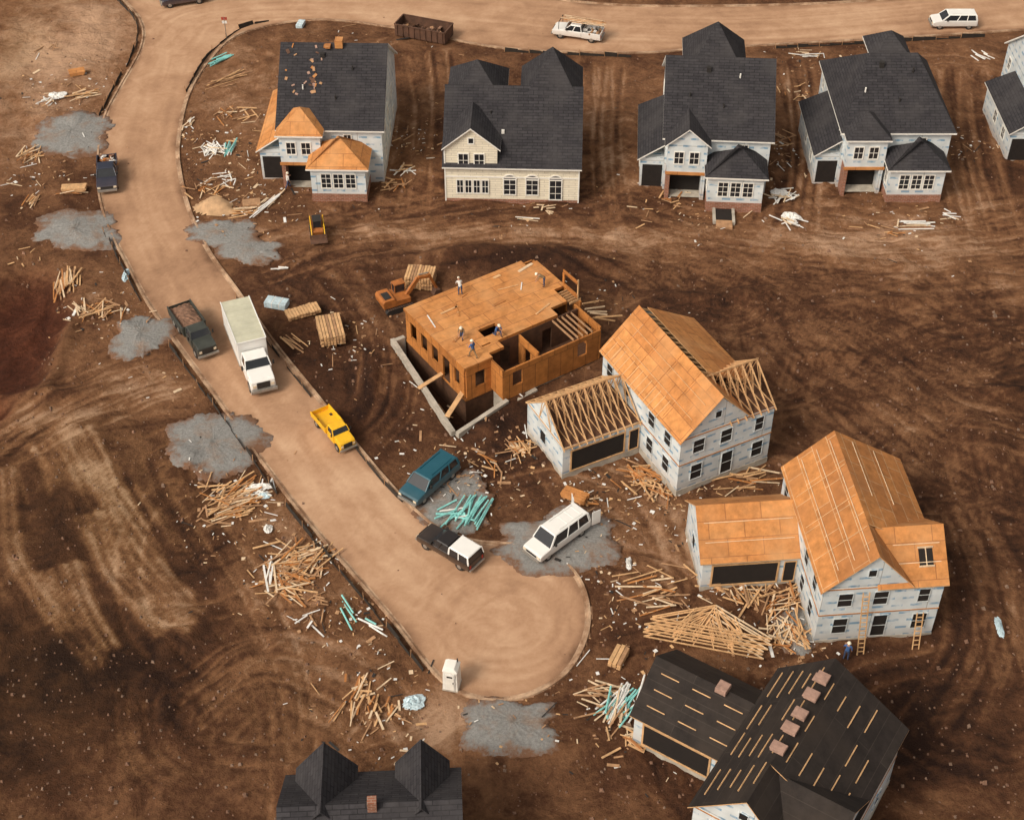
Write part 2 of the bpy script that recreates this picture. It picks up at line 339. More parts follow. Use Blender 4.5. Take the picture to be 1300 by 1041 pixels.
def stamp(A,px,py,rad,amp):
    fi=(px-fx[0])/ST+ox; fj=(py-fy[0])/ST+oy
    i0=np.round(fi).astype(int); j0=np.round(fj).astype(int)
    for di in range(-2,3):
        for dj in range(-2,3):
            i=i0+di;j=j0+dj
            ok=(i>=ox)&(i<ox+len(fx))&(j>=oy)&(j<oy+len(fy))
            w=amp*np.exp(-(((i-fi)**2+(j-fj)**2)*ST*ST)/(rad*rad))
            np.maximum.at(A,(j[ok],i[ok]),w[ok])
def track(P,A,amp=1,rad=.2,gauge=.9,jit=0,copies=1,px=True,cov=.55):
    Q=[G(*p) for p in P] if px else P
    for c in range(copies):
        off=U(-jit,jit); QQ=[(q[0]+U(-.25,.25)*jit+0,q[1]+U(-.25,.25)*jit) for q in Q]
        c_=catmull(QQ,.13); d=np.gradient(c_,axis=0); d/=np.maximum(1e-6,np.linalg.norm(d,axis=1))[:,None]
        nrm=np.stack([-d[:,1],d[:,0]],1)
        a=amp*U(.5,1); fade=np.clip(cov+.9*np.sin(np.arange(len(c_))*.012+R()*9)+.3*np.sin(np.arange(len(c_))*.05+R()*9),.05,1)
        for g in ((-gauge,gauge) if gauge else (0,)):
            q=c_+nrm*(off+g); stamp(A,q[:,0],q[:,1],rad*U(.8,1.3),a*fade)
T=[[(420,310),(560,297),(700,286),(850,300),(1000,312),(1150,322),(1310,300)],[(330,330),(450,302),(600,282),(740,268),(900,290),(1100,300),(1300,285)],
[(760,290),(900,330),(1050,352),(1180,335),(1310,345)],[(430,240),(520,270),(640,278),(780,280)],[(700,300),(800,330),(900,345),(1000,400),(1100,470),(1200,540),(1310,560)],
[(770,80),(764,180),(772,275)],[(530,70),(540,150),(522,270)],[(1012,80),(1022,180),(1008,285)],[(1225,90),(1235,180),(1260,290)],
[(960,370),(1060,415),(1150,470),(1210,520),(1310,545)],[(980,400),(1080,398),(1200,440),(1310,425)],[(1040,470),(1130,540),(1200,600),(1300,640)],
[(830,340),(860,370),(920,375),(970,345)],[(850,345),(880,380),(940,380),(990,350)],[(0,560),(80,525),(180,482),(240,470)],[(0,545),(90,505),(200,455)],
[(200,580),(240,650),(300,740),(360,850),(380,960),(370,1040)],[(1230,560),(1262,700),(1292,860)],[(1200,850),(1100,880),(1150,960),(1260,1000)],
[(450,560),(480,500),(470,430),(430,370),(380,320)],[(640,600),(700,590),(780,620),(830,680),(850,760)],[(760,700),(830,720),(880,760)],[(250,900),(330,840),(440,870),(520,930)],
[(1000,380),(990,420),(1030,470),(1110,500)],[(1310,390),(1180,400),(1080,440),(1040,500)],[(1210,640),(1250,720),(1255,830),(1200,930)],[(900,345),(1000,370),(1100,365),(1220,400),(1310,470)]]
for t in T: track(t,TR,1,.18,.9,2.4,5); track(t,TD,1,.2,.9,2.6,4)
for t in T[:5]+T[9:12]: track(t,TR,.9,.16,.9,5.0,5); track(t,TD,.9,.18,.9,5,5)
for k in range(190):
    u,v=random.choice([(U(350,1300),U(265,380)),(U(930,1300),U(370,620)),(U(150,480),U(540,1000)),(U(750,1250),U(380,960)),(U(960,1300),U(340,560)),(U(500,1250),U(80,300)),(U(700,1100),U(320,400))])
    x,y=G(u,v); r=U(4,14); a0=U(0,6.28); da=U(.6,1.8)
    pts=[(x+r*math.cos(a0+da*i/6),y+r*math.sin(a0+da*i/6)) for i in range(7)]
    track(pts,TR if R()<.5 else TD,.9,.16,.85,.5,2,px=False)
for t in [[(62,560),(92,600),(120,650)],[(90,555),(110,585),(128,625)],[(120,650),(150,720),(200,770),(240,790)],[(140,640),(180,700),(232,765)],[(150,625),(195,690),(245,770)],[(130,660),(170,740),(215,795)],[(60,740),(90,800),(110,850)],[(75,720),(100,780),(135,830)],[(75,556),(100,592),(125,640)],[(0,600),(10,700),(60,790)]]:
    track(t,SW,1,.26,.35,1.0,5,cov=.45)
cl=[(60,-30),(170,30),(200,60),(185,120),(172,200),(180,270),(215,340),(265,420),(330,500),(400,590),(470,680),(560,750),(640,790)]
for k in range(14): track(cl,RT,1,.26,.9,2.2,1); track(cl,RK,1,.24,.9,2.6,1,cov=.2)
for k in range(12): track([(200,60),(250,20),(400,8),(600,22),(800,36),(1000,34),(1310,8)],RT,1,.26,.9,2.6,1); track([(200,60),(250,20),(400,8),(600,22),(800,36),(1000,34),(1310,8)],RK,1,.24,.9,2.6,1,cov=.3)
for k in range(18):
    r=U(40,98); track([(640+r*math.cos(a)*1.0,790-r*.75*math.sin(a)) for a in np.linspace(U(2.2,3),-3.0,10)],RT if k%2 else RK,.9,.18,.9,1.0,1,cov=.3)
rag=.45+1.1*np.clip(fbm(X/1.3,Y/1.3,88,3)+.5,0,1)
Hh-=(np.maximum(TR,TD*.9)*.16)*away*rag
Ls+=(TR*.30-TD*.26)*away*rag+SW*.62*rag*away  # TD darkens ruts: wet soil plus track shadow put into the colour
Hh+=SW*.12*rag*away
spill=blob(140,280,30,25)+blob(215,430,25,20)+blob(300,560,25,25)+blob(570,890,40,20)+blob(280,330,25,15)+blob(640,700,50,12)
Lr+=(RT*.14-RK*.15)*rag - sstep(1.2,.05,dist)*.34*(.7+2.4*fbm(X/2,Y/2,15,3)) + fbm(X/2,Y/2,55,3)*.26 - .22*np.clip(spill,0,1)*rag - .5*np.clip(fbm(X/1.6,Y/3,91,4)-.17,0,1)
PO=(-3.57,.93); PR=math.radians(34)
lx=(X-PO[0])*math.cos(PR)+(Y-PO[1])*math.sin(PR); ly=-(X-PO[0])*math.sin(PR)+(Y-PO[1])*math.cos(PR)
pit=(lx>-1.0-(9.3-ly)*.13)&(lx<12.4)&(ly>-2.6+(lx+2.5)*.2)&(ly<9.0)
Hh=np.where(pit,-2.3,Hh); Hh=np.where(ins,-.12,Hh)
Ls=np.where(pit,.15,Ls)
def hz(x,y):
    i=int(np.searchsorted(AX,x)); j=int(np.searchsorted(AY,y)); i=min(max(i,1),nx-1); j=min(max(j,1),ny-1)
    if ins[j,i]: return .02
    return float(max(Hh[j,i],Hh[j-1,i-1],Hh[j,i-1],Hh[j-1,i])*.5+.5*Hh[j,i])
GR=[]
def hp(x,y):
    h=hz(x,y)
    for gx,gy,rx,ry,gh in GR:
        q=((x-gx)/rx)**2+((y-gy)/ry)**2
        if q<1.2: h=max(h,0)+gh*max(0,1-q)+.06
    return h
def gridmesh(name,Z,sel,mat,soil):
    idx=np.arange(nx*ny).reshape(ny,nx)
    q=np.stack([idx[:-1,:-1],idx[:-1,1:],idx[1:,1:],idx[1:,:-1]],-1)[sel]
    q=q.reshape(-1,4); used,inv=np.unique(q,return_inverse=True); inv=inv.reshape(-1)
    co=np.stack([X.ravel()[used],Y.ravel()[used],Z.ravel()[used]],1).astype(np.float32)
    me=bpy.data.meshes.new(name); me.vertices.add(len(co)); me.vertices.foreach_set('co',co.ravel())
    me.loops.add(len(inv)); me.loops.foreach_set('vertex_index',inv.astype(np.int32))
    nf=len(q); me.polygons.add(nf); me.polygons.foreach_set('loop_start',np.arange(nf,dtype=np.int32)*4)
    me.polygons.foreach_set('use_smooth',np.ones(nf,bool))
    me.update(calc_edges=True); me.validate()
    at=me.attributes.new('soil','FLOAT_COLOR','POINT')
    c=np.ones((len(used),4),np.float32)
    for i,s in enumerate(soil): c[:,i]=np.clip(s.ravel()[used],0,1.2)
    at.data.foreach_set('color',c.ravel())
    me.materials.append(mat); o=bpy.data.objects.new(name,me); bpy.context.scene.collection.objects.link(o); return o
gridmesh('ground',Hh,np.ones((ny-1,nx-1),bool),M['ground'],(Ls,Ol,Rd))
rs=ins[:-1,:-1]&ins[1:,1:]&ins[:-1,1:]&ins[1:,:-1]
rd=rs|(((dist[:-1,:-1]+dist[1:,1:])/2<.12)&(ins[:-1,:-1]|ins[1:,1:]|ins[:-1,1:]|ins[1:,:-1]))
gridmesh('road',np.full(X.shape,.02),rd,M['road'],(Lr,Ol*0,Rd*0))
def ribbon(name,C,offs,mat,kind='kerb'):
    C=np.array(C); d=np.gradient(C,axis=0); d/=np.maximum(1e-6,np.linalg.norm(d,axis=1))[:,None]; n=np.stack([-d[:,1],d[:,0]],1)
    mb=MB(); k=mb.mi(mat); m=len(offs)
    for i in range(len(C)):
        for o,z in offs:
            p=C[i]+n[i]*o; mb.v.append((p[0],p[1],z))
    for i in range(len(C)-1):
        for j in range(m-1):
            a=i*m+j; mb.f.append((a,a+1,a+m+1,a+m)); mb.m.append(k)
    return mb.obj(name)
s_=POLY[:,0]*np.roll(POLY[:,1],-1)-np.roll(POLY[:,0],-1)*POLY[:,1]; sg=1 if s_.sum()>0 else -1
for E in (catmull([G(*p) for p in left_edge],.6),catmull([G(*p) for p in upper_edge],1.0)):
    ribbon('kerb',E,[(sg*.32,.024),(sg*.12,.03),(sg*.10,.12),(-sg*.07,.12),(-sg*.12,-.2)],'kerb')
def fence(P,off=0,hh=.45):
    C=catmull([G(*p) for p in P],1.2); mb=MB()
    for i in range(len(C)-1):
        p=C[i];q=C[i+1]; zp=hz(*p);zq=hz(*q); w=U(-.12,.12)
        if R()<.06: continue
        h=hh+U(-.25,.1)
        mb.hexa([(p[0],p[1],zp-.2),(q[0],q[1],zq-.2),(q[0]+.03,q[1]+.03,zq-.2),(p[0]+.03,p[1]+.03,zp-.2),(p[0]+w,p[1],zp+h),(q[0]+w,q[1],zq+h-.1),(q[0]+w+.03,q[1]+.03,zq+h-.1),(p[0]+w+.03,p[1]+.03,zp+h)],'fence')
        if i%2==0: mb.beam((p[0],p[1],zp-.1),(p[0]+w,p[1]+.02,zp+.7),.05,.05,'lumber2')
    mb.obj('silt_fence')
fence([(140,-8),(172,28),(171,62),(146,110),(126,148)])
fence([(133,297),(152,335),(178,383)]); fence([(214,440),(262,503),(312,573),(372,655),(432,726)]); fence([(432,726),(490,795),(536,852)])
fence([(236,118),(262,74),(304,38),(340,28)]); fence([(640,66),(720,70),(800,73)]); fence([(985,62),(1100,56),(1250,47)]); fence([(300,380),(345,442),(395,505)],hh=.3)
fence([(440,556),(488,616),(510,638)],hh=.35)
# ---------------------------------------------------------------- gravel
def gravel(u,v,ru,rv,h=.2,rot=0):
    x,y=G(u,v); rx=(G(u+ru,v)[0]-x)*1.12; ry=(G(u,v-rv)[1]-y)*1.12
    nr,na=18,120; mb=MB(); k=mb.mi('gravel'); sd=R()*99; ed=[]
    base=max(hz(x,y),.02); GR.append((x,y,rx,ry,h))
    mb.v.append((x,y,base+h)); ed.append(0)
    for i in range(1,nr+1):
        t=i/nr
        for j in range(na):
            a=2*math.pi*j/na
            wob=1+(.55*float(fbm(np.array(math.cos(a)*1.3+sd),np.array(math.sin(a)*1.3),3,4))*2)*t+.10*t*t*(R()-.5)
            px=rx*t*wob*math.cos(a);py=ry*t*wob*math.sin(a)
            qx=x+px*math.cos(rot)-py*math.sin(rot);qy=y+px*math.sin(rot)+py*math.cos(rot)
            zz=max(hz(qx,qy),0)+ (h*(1-t**2)+.05*(R()-.3))*(1 if t<.99 else 0)-(.12 if t>.99 else 0)+.05*(1-t)
            mb.v.append((qx,qy,zz)); ed.append(t)
    for j in range(na): mb.f.append((0,1+j,1+(j+1)%na)); mb.m.append(k)
    for i in range(nr-1):
        for j in range(na):
            a=1+i*na+j;b=1+i*na+(j+1)%na; mb.f.append((a,a+na,b+na,b)); mb.m.append(k)
    o=mb.obj('gravel_patch',smooth=True)
    at=o.data.attributes.new('edge','FLOAT','POINT'); at.data.foreach_set('value',np.array(ed,np.float32))
for g in [(90,170,50,25),(98,293,56,22),(180,425,38,26),(272,562,54,38),(283,297,46,20),(318,318,42,16),(576,632,50,40,.1),(716,682,74,36),(652,918,64,34),(1010,800,24,26,.1)]: gravel(*g)
# ---------------------------------------------------------------- openings
def window(mb,o,du,n,w,h,frame='white',glass='glass',nx_=2,ny_=2,fw=.09):
    o=Vector(o);du=Vector(du);n=Vector(n);up=Vector((0,0,1))
    p=o+n*.012; mb.poly([p,p+du*w,p+du*w+up*h,p+up*h],glass)
    for (a,b_,ww,hh) in ((0,0,w,fw),(0,h-fw,w,fw),(0,fw,fw,h-2*fw),(w-fw,fw,fw,h-2*fw)):
        mb.obox(o+du*a+up*b_+n*.004,du,up,n,ww,hh,.06,frame)
    for i in range(1,nx_): mb.obox(o+du*(w*i/nx_-.02)+up*fw+n*.014,du,up,n,.04,h-2*fw,.02,frame)
    for i in range(1,ny_): mb.obox(o+du*fw+up*(h*i/ny_-.02)+n*.016,du,up,n,w-2*fw,.04,.02,frame)
def hip(mb,x0,y0,x1,y1,ze,zr,oh,axis,inset,k,fas='white',ft=.16):
    x0-=oh;x1+=oh;y0-=oh;y1+=oh
    if axis=='x': a=(x0+inset,(y0+y1)/2,zr);b=(x1-inset,(y0+y1)/2,zr)
    else: a=((x0+x1)/2,y0+inset,zr);b=((x0+x1)/2,y1-inset,zr)
    c=[(x0,y0,ze),(x1,y0,ze),(x1,y1,ze),(x0,y1,ze)]
    pyr=(Vector(a)-Vector(b)).length<.05
    if axis=='x':
        fs=[[c[0],c[1],b,a],[c[1],c[2],b],[c[2],c[3],a,b],[c[3],c[0],a]]
        if pyr: fs=[[c[0],c[1],a],[c[1],c[2],a],[c[2],c[3],a],[c[3],c[0],a]]
    else:
        fs=[[c[0],c[1],a],[c[1],c[2],b,a],[c[2],c[3],b],[c[3],c[0],a,b]]
        if pyr: fs=[[c[0],c[1],a],[c[1],c[2],a],[c[2],c[3],a],[c[3],c[0],a]]
    for f in fs: mb.poly(f,k)
    for i in range(4):
        p,q=c[i],c[(i+1)%4]; mb.poly([p,q,(q[0],q[1],ze-ft),(p[0],p[1],ze-ft)],fas)
    mb.poly([(p[0],p[1],ze-ft) for p in c],fas)
def gable(mb,axis,a0,a1,b0,b1,br,ze,zr,k,oh=.25,t=.09,side='lumber',which='both',b_start=None,e0=None):
    T_=(lambda a,b,z:(a,b,z)) if axis=='x' else (lambda a,b,z:(b,a,z))
    s0=(zr-ze)/(br-b0); s1=(zr-ze)/(b1-br); up=t+.02
    if which in('both','0'): mb.slab([T_(a0,b0-oh,ze-oh*s0+up),T_(a1,b0-oh,ze-oh*s0+up),T_(a1,br,zr+up),T_(a0,br,zr+up)],t,k,side)
    if which in('both','1'):
        bs=b_start if b_start else br; zs=zr-(bs-br)*s1
        mb.slab([T_(a0,bs,zs+up),T_(a1,bs,zs+up),T_(a1,b1+oh,ze-oh*s1+up),T_(a0,b1+oh,ze-oh*s1+up)],t,k,side)
def trusses(mb,axis,a0,a1,b0,b1,br,ze,zr,step=.6,k='lumber',only=None):
    T_=(lambda a,b,z:(a,b,z)) if axis=='x' else (lambda a,b,z:(b,a,z))
    n=int((a1-a0)/step)
    for i in range(n+1):
        a=a0+(a1-a0)*i/n+U(-.02,.02)
        P0=T_(a,b0-.25,ze-.18);P1=T_(a,b1+.25,ze-.18);PR_=T_(a,br,zr)
        A=T_(a,b0,ze+.05);B=T_(a,b1,ze+.05)
        mb.beam(P0,PR_,.06,.14,k); mb.beam(P1,PR_,.06,.14,k); mb.beam(A,B,.05,.1,k)
        for f in (.33,.66):
            bb=b0+(b1-b0)*f
            mb.beam(T_(a,bb,ze+.05),T_(a,(bb+br)/2,ze+(zr-ze)*(1-abs((bb+br)/2-br)/(br-b0 if bb<br else b1-br))-.05),.04,.08,k)
            mb.beam(T_(a,bb,ze+.05),T_(a,br,zr-.1),.04,.08,k)
def framed_house(name,loc,rot,roof='osb',open_roof=False,felt=False,groof=None,wroof=None):
    e=empty(name,loc,rot); w=MB(); x1,D=7.8,11.0
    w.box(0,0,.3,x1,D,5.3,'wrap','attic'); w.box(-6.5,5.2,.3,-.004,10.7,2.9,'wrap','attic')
    w.poly([(0,0,5.3),(5.6,0,5.3),(2.95,0,8.15)],'wrap'); w.poly([(0,D,5.3),(x1,D,5.3),(3,D,8.2)],'wrap')
    if not open_roof:
        w.poly([(x1,0,5.3),(x1,5.4,5.3),(x1,2.7,7.6)],'wrap')
    w.poly([(-6.5,5.2,2.9),(-6.5,10.7,2.9),(-6.5,7.95,5.2)],'wrap')
    w.obj('walls',e)
    f=MB(); f.box(-.03,-.03,-1.2,x1+.03,D+.03,.3,'concrete'); f.box(-6.53,5.17,-1.2,-.06,10.73,.3,'concrete'); f.obj('foundation',e)
    t=MB()
    for z in (2.72,5.14):
        t.box(-.035,-.035,z,x1+.035,-.003,z+.09,'osb2'); t.box(-.035,-.003,z,-.003,D,z+.09,'osb2'); t.box(x1+.003,-.003,z,x1+.035,D,z+.09,'osb2')
    t.obj('rim_boards',e)
    r=MB()
    gable(r,'y',-.25,D+.2,0,x1,3.0,5.3,8.2,roof,which='0')
    if open_roof:
        gable(r,'y',3.0,D+.2,0,x1,3.0,5.3,8.2,roof,which='1',b_start=3.75)
        gable(r,'y',-.25,2.9,0,5.6,3.0,5.3,8.2,roof,which='1')
        trusses(r,'y',3.0,D,0,x1,3.0,5.3,8.12); trusses(r,'x',4.0,x1,0,5.4,2.7,5.3,7.6); trusses(r,'x',-6.5,-.2,5.2,10.7,7.95,2.9,5.2)
        r.beam((-6.5,7.95,5.25),(0,7.95,5.25),.05,.15,'lumber'); r.beam((3.2,2.7,7.65),(x1+.1,2.7,7.65),.05,.15,'lumber')
        for yy in (5.1,10.8): r.beam((-6.5,yy,2.86),(0,yy,2.86),.06,.16,'lumber')
    else:
        gable(r,'y',2.6,D+.2,0,x1,3.0,5.3,8.2,roof,which='1')
        gable(r,'y',-.25,3.0,0,5.6,3.0,5.3,8.2,roof,which='1')
        gable(r,'x',3.4,x1+.2,0,5.4,2.7,5.3,7.6,wroof or roof)
        gable(r,'x',-6.75,0,5.2,10.7,7.95,2.9,5.2,groof or roof)
    r.obj('roof',e)
    b=MB()
    sl=2.9/3.0
    def onleft(y0,y1,x,k='palelumber',wd=.1):
        z=5.3+x*sl+.16; b.beam((x,y0,z),(x,y1,z),wd,.05,k,(-sl,0,1))
    if felt:
        for i in range(5):
            for j in range(4):
                if R()<.85: onleft(1+j*2.6+U(-.5,.3),2.4+j*2.6+U(-.3,.5),.3+i*.6+U(-.04,.04),'lumber',.06)
        for i in range(5):
            for j in range(3):
                x=3.6+i*.85; z=8.2-(x-3)*.604+.16; y0=3.2+j*2.6+U(-.3,.4)
                if R()<.85: b.beam((x,y0,z),(x,y0+U(1.1,2.0),z),.06,.05,'lumber',(.6,0,1))
        for i in range(3):
            for j in range(3):
                y=5.2+.5+i*.8; z=2.9+(y-5.2)*.836+.16; b.beam((-6+j*2.1,y,z),(-4.8+j*2.1,y,z),.06,.05,'lumber',(0,-.8,1))
    elif not open_roof:
        for x in (.9,1.8,2.6): onleft(.6,D-.4,x,'palelumber',.04)
        for y in (2.4,5.2,8.0): b.beam((.05,y,5.4+.05),(2.9,y,8.28),.04,.04,'lumber',(-1,0,1))
        for x in (4.2,5.8): z=8.2-(x-3)*.604+.15; b.beam((x,5.6,z),(x,D-.3,z),.04,.04,'palelumber')
        for y in (.9,1.8): z=5.3+y*.852+.15; b.beam((4.6,y,z),(7.6,y,z),.05,.04,'palelumber',(0,-.8,1))
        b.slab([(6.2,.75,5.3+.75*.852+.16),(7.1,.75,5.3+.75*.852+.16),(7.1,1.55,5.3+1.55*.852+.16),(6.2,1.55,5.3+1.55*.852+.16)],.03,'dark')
        b.beam((6.15,.7,6.06),(7.15,.7,6.06),.07,.1,'palelumber'); b.beam((6.15,1.6,6.83),(7.15,1.6,6.83),.07,.1,'palelumber')
        b.beam((6.65,.7,6.08),(6.65,1.6,6.85),.05,.08,'palelumber')
        for y in (6.0,7.0): z=2.9+(y-5.2)*.836+.15; b.beam((-6.3,y,z),(-.3,y,z),.04,.04,'palelumber',(0,-.8,1))
    else:
        for x in (1.0,2.0): onleft(.4,D-.4,x,'lumber',.04)
        for y in (2.6,5.0,7.4,9.6): b.beam((.02,y,5.45),(2.95,y,8.3),.03,.03,'osb2',(-1,0,1))
    b.obj('roof_boards',e)
    o=MB()
    L_=(-1,0,0)
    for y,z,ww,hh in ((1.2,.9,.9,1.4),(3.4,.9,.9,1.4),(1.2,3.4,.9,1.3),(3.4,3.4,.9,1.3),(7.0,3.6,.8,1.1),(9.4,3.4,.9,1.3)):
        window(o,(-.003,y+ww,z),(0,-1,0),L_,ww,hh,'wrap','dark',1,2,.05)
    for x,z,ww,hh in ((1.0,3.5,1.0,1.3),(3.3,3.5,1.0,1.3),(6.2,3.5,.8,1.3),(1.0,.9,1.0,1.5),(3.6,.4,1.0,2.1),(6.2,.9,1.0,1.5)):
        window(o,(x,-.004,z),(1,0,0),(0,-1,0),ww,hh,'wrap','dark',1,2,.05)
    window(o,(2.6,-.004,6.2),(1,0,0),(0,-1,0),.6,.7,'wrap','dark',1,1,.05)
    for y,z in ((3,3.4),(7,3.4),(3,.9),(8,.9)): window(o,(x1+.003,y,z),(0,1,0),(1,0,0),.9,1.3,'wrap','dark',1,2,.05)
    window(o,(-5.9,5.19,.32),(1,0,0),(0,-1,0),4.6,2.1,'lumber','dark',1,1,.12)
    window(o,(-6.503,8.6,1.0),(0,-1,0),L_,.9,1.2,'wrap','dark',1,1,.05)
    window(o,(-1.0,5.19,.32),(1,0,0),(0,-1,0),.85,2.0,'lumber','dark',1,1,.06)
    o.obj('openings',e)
    if felt:
        s=MB()
        for (x,y) in ((2.7,3.4),(2.7,4.9),(2.7,6.1),(2.7,7.6),(2.7,9.0)):
            for l in range(3):
                z=8.2+.12+l*.09; s.box(x-.15+U(-.08,.08),y,z,x+.65,y+.7+U(-.1,.05),z+.085,'bundle')
        for l in range(4): s.box(-2.6,7.5,5.25+l*.1,-1.9,8.3+U(-.05,.05),5.34+l*.1,'bundle')
        s.obj('shingle_stacks',e,bevel=.02)
    return e
A_=framed_house('framed_house_with_open_trusses',(11.8,-9,0),math.radians(27),'osb',True)
B_=framed_house('sheathed_house',(19.6,-22.7,0),math.radians(5),'osb2',False,wroof='osb',groof='osb')
F_=framed_house('felt_roofed_house',(10.0,-38.3,0),math.radians(-33),'felt',False,True)
def ladder(name,p,q,w=.42):
    mb=MB();p=Vector(p);q=Vector(q); d=(q-p); s=Vector((1,0.08,0)).normalized()
    for k in (-w/2,w/2): mb.beam(p+s*k,q+s*k,.07,.05,'lumber')
    n=int(d.length/.32)
    for i in range(1,n): c=p+d*i/n; mb.beam(c-s*w/2,c+s*w/2,.05,.05,'lumber')
    return mb.obj(name)
x,y=G(1092,832); ladder('ladder',(x,y,0),(22.3,-22.7,5.0)); x,y=G(1162,824); ladder('ladder',(x,y,0),(26.2,-22.3,2.6))
# ---------------------------------------------------------------- row houses
def row_house(name,loc,rot,W=9.4,D=12.4,ze=5.6,zr=10.,hipm=False,roof='shingle',rb='shingle',rw='shingle',rg='shingle',fg=(.2,3.7,1.3),bay=(3.9,8.8,2.9),peak=None,hipg=False,base='brick',porch=False):
    e=empty(name,loc,rot); w=MB()
    w.box(0,0,-.8,W,D,ze,'wrap'); 
    w.box(fg[0],-fg[2],2.7,fg[1],-.003,ze,'wrap')
    w.box(fg[0],-fg[2],-.8,fg[0]+.35,-.003,2.7,base); w.box(fg[1]-.35,-fg[2],-.8,fg[1],-.003,2.7,'wrap')
    bx0,bx1,bp=bay
    w.box(bx0,-bp,.75,bx1,-.004,3.5,'wrap'); w.box(bx0-.03,-bp-.03,-1.0,bx1+.03,-.004,.75,base)
    w.box(-2.1,.4,-.8,-.004,D-3,3.0,'wrap')
    if not hipm:
        w.poly([(0,0,ze),(0,D,ze),(0,D/2,zr)],'wrap'); w.poly([(W,0,ze),(W,D,ze),(W,D/2,zr)],'wrap')
    if not hipg: w.poly([(fg[0],-fg[2],ze),(fg[1],-fg[2],ze),((fg[0]+fg[1])/2,-fg[2],ze+1.5)],'wrap')
    w.obj('walls',e)
    r=MB()
    if hipm: hip(r,0,0,W,D,ze,zr,.35,'x',3.0,roof)
    else: gable(r,'x',-.3,W+.3,0,D,D/2,ze,zr,roof,.35,.14,'white')
    if peak: hip(r,peak[0],peak[1],peak[2],peak[3],peak[4],peak[5],.2,'x',(peak[2]-peak[0])/2+.2,roof)
    if hipg: hip(r,fg[0],-fg[2],fg[1],2.6,ze,ze+1.7,.3,'x',(fg[1]-fg[0])/2+.3,rg)
    else: gable(r,'y',-fg[2]-.3,3.0,fg[0],fg[1],(fg[0]+fg[1])/2,ze,ze+1.5,rg,.3,.12,'white')
    hip(r,bx0,-bp,bx1,.3,3.5,5.6,.35,'y',2.3,rb)
    r.slab([(-2.4,.1,2.95),(.02,.1,4.6),(.02,D-3.5,4.6),(-2.4,D-2.7,2.95)],.14,rw,'white')
    r.obj('roof',e)
    o=MB(); n=(0,-1,0)
    xx=fg[0]+.55; window(o,(xx,-fg[2]-.004,3.5),(1,0,0),n,.95,1.35); window(o,(xx+1.35,-fg[2]-.004,3.5),(1,0,0),n,.95,1.35)
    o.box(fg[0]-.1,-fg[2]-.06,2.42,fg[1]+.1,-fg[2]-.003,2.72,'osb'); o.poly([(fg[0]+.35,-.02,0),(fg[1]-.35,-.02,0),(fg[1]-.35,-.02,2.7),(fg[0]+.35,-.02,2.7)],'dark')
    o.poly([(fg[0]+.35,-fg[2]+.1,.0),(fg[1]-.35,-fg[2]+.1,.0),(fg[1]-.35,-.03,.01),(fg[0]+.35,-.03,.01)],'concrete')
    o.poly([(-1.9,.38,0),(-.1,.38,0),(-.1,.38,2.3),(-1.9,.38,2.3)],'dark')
    for i in range(3): window(o,(bx0+.85+i*1.1,-bp-.004,1.3),(1,0,0),n,1.0,1.6,'white','glass',2,3)
    window(o,(bx1-2.2,-.004,4.0-.1),(1,0,0),n,.8,1.1)
    for yy,z in ((2,3.6),(5,3.6),(8.5,3.6),(2,1.0),(6,1.0),(9.2,1.0)): window(o,(W+.003,yy,z),(0,1,0),(1,0,0),.95,1.35)
    for yy,z in ((10.4,3.6),(1.0,4.4-.8)): window(o,(-.003,yy+.9,z),(0,-1,0),(-1,0,0),.9,1.3)
    for yy in (3.0,6.0): window(o,(-2.104,yy,1.0),(0,-1,0),(-1,0,0),1.0,1.3)
    window(o,(bx1+.004,-2.1,1.3),(0,1,0),(1,0,0),.9,1.5)
    window(o,(bx0-.004,-1.2,1.3),(0,-1,0),(-1,0,0),.9,1.5)
    o.box(bx0,-bp-.05,3.2,bx1,-bp-.008,3.34,'white')
    o.obj('windows_and_doors',e)
    v=MB()
    for (px,py) in ((2.0,3.0),(6.4,4.6),(5.0,2.2)):
        z=ze+(zr-ze)*py/(D/2); v.cyl((px,py,z-.2),(px,py,z+.55),.07,.07,8,'white' if R()<.5 else 'chassis')
    v.box(3.4,D/2-1.3,zr-1.0,3.8,D/2-.9,zr-.3,'chassis'); v.obj('vents',e)
    if porch:
        p=MB(); p.box(bx0+.6,-bp-2.2,-.9,bx0+.85,-bp-.04,.15,'concrete'); p.box(bx0+2.3,-bp-2.2,-.9,bx0+2.55,-bp-.04,.15,'concrete')
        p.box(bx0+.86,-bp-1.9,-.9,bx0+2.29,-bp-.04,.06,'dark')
        for i in range(5): p.box(bx0+.86,-bp-2.9+i*.2,-.6,bx0+2.29,-bp-2.7+i*.2,.08+i*.01,'lumber2')
        p.obj('areaway_steps',e)
    return e
h1=row_house('unfinished_house',(-20.9,31.6,0),math.radians(-1.5),W=9.2,D=13.6,hipm=False,zr=10.2,rb='osb',rw='osb',rg='osb',hipg=True,fg=(.1,3.8,1.2),bay=(3.0,7.9,3.2),porch=False)
s=MB()
for i in range(30):
    x=random.gauss(2.9,.35) if R()<.75 else U(.4,1.6);y=U(2.4,6.4) ; z=5.6+4.6*y/6.8+.16
    a=U(0,3); s.obox((x,y,z),(math.cos(a),math.sin(a)*.8,math.sin(a)*.6),(0,-.5,.8),(-math.sin(a),math.cos(a)*.8,math.cos(a)*.6),U(.12,.45),.05,U(.08,.3),random.choice(['bundle','rust','osb2','lumber2','bundle']))
for i in range(5): s.box(3.7+U(-.2,.2),6.2-.2*i*.3,10.2,4.3,6.6,10.3+.08*i*.3,'osb2')
s.box(4.7,6.2,10.1,5.4,7.1,10.8,'osb'); s.obj('roof_scraps',h1)
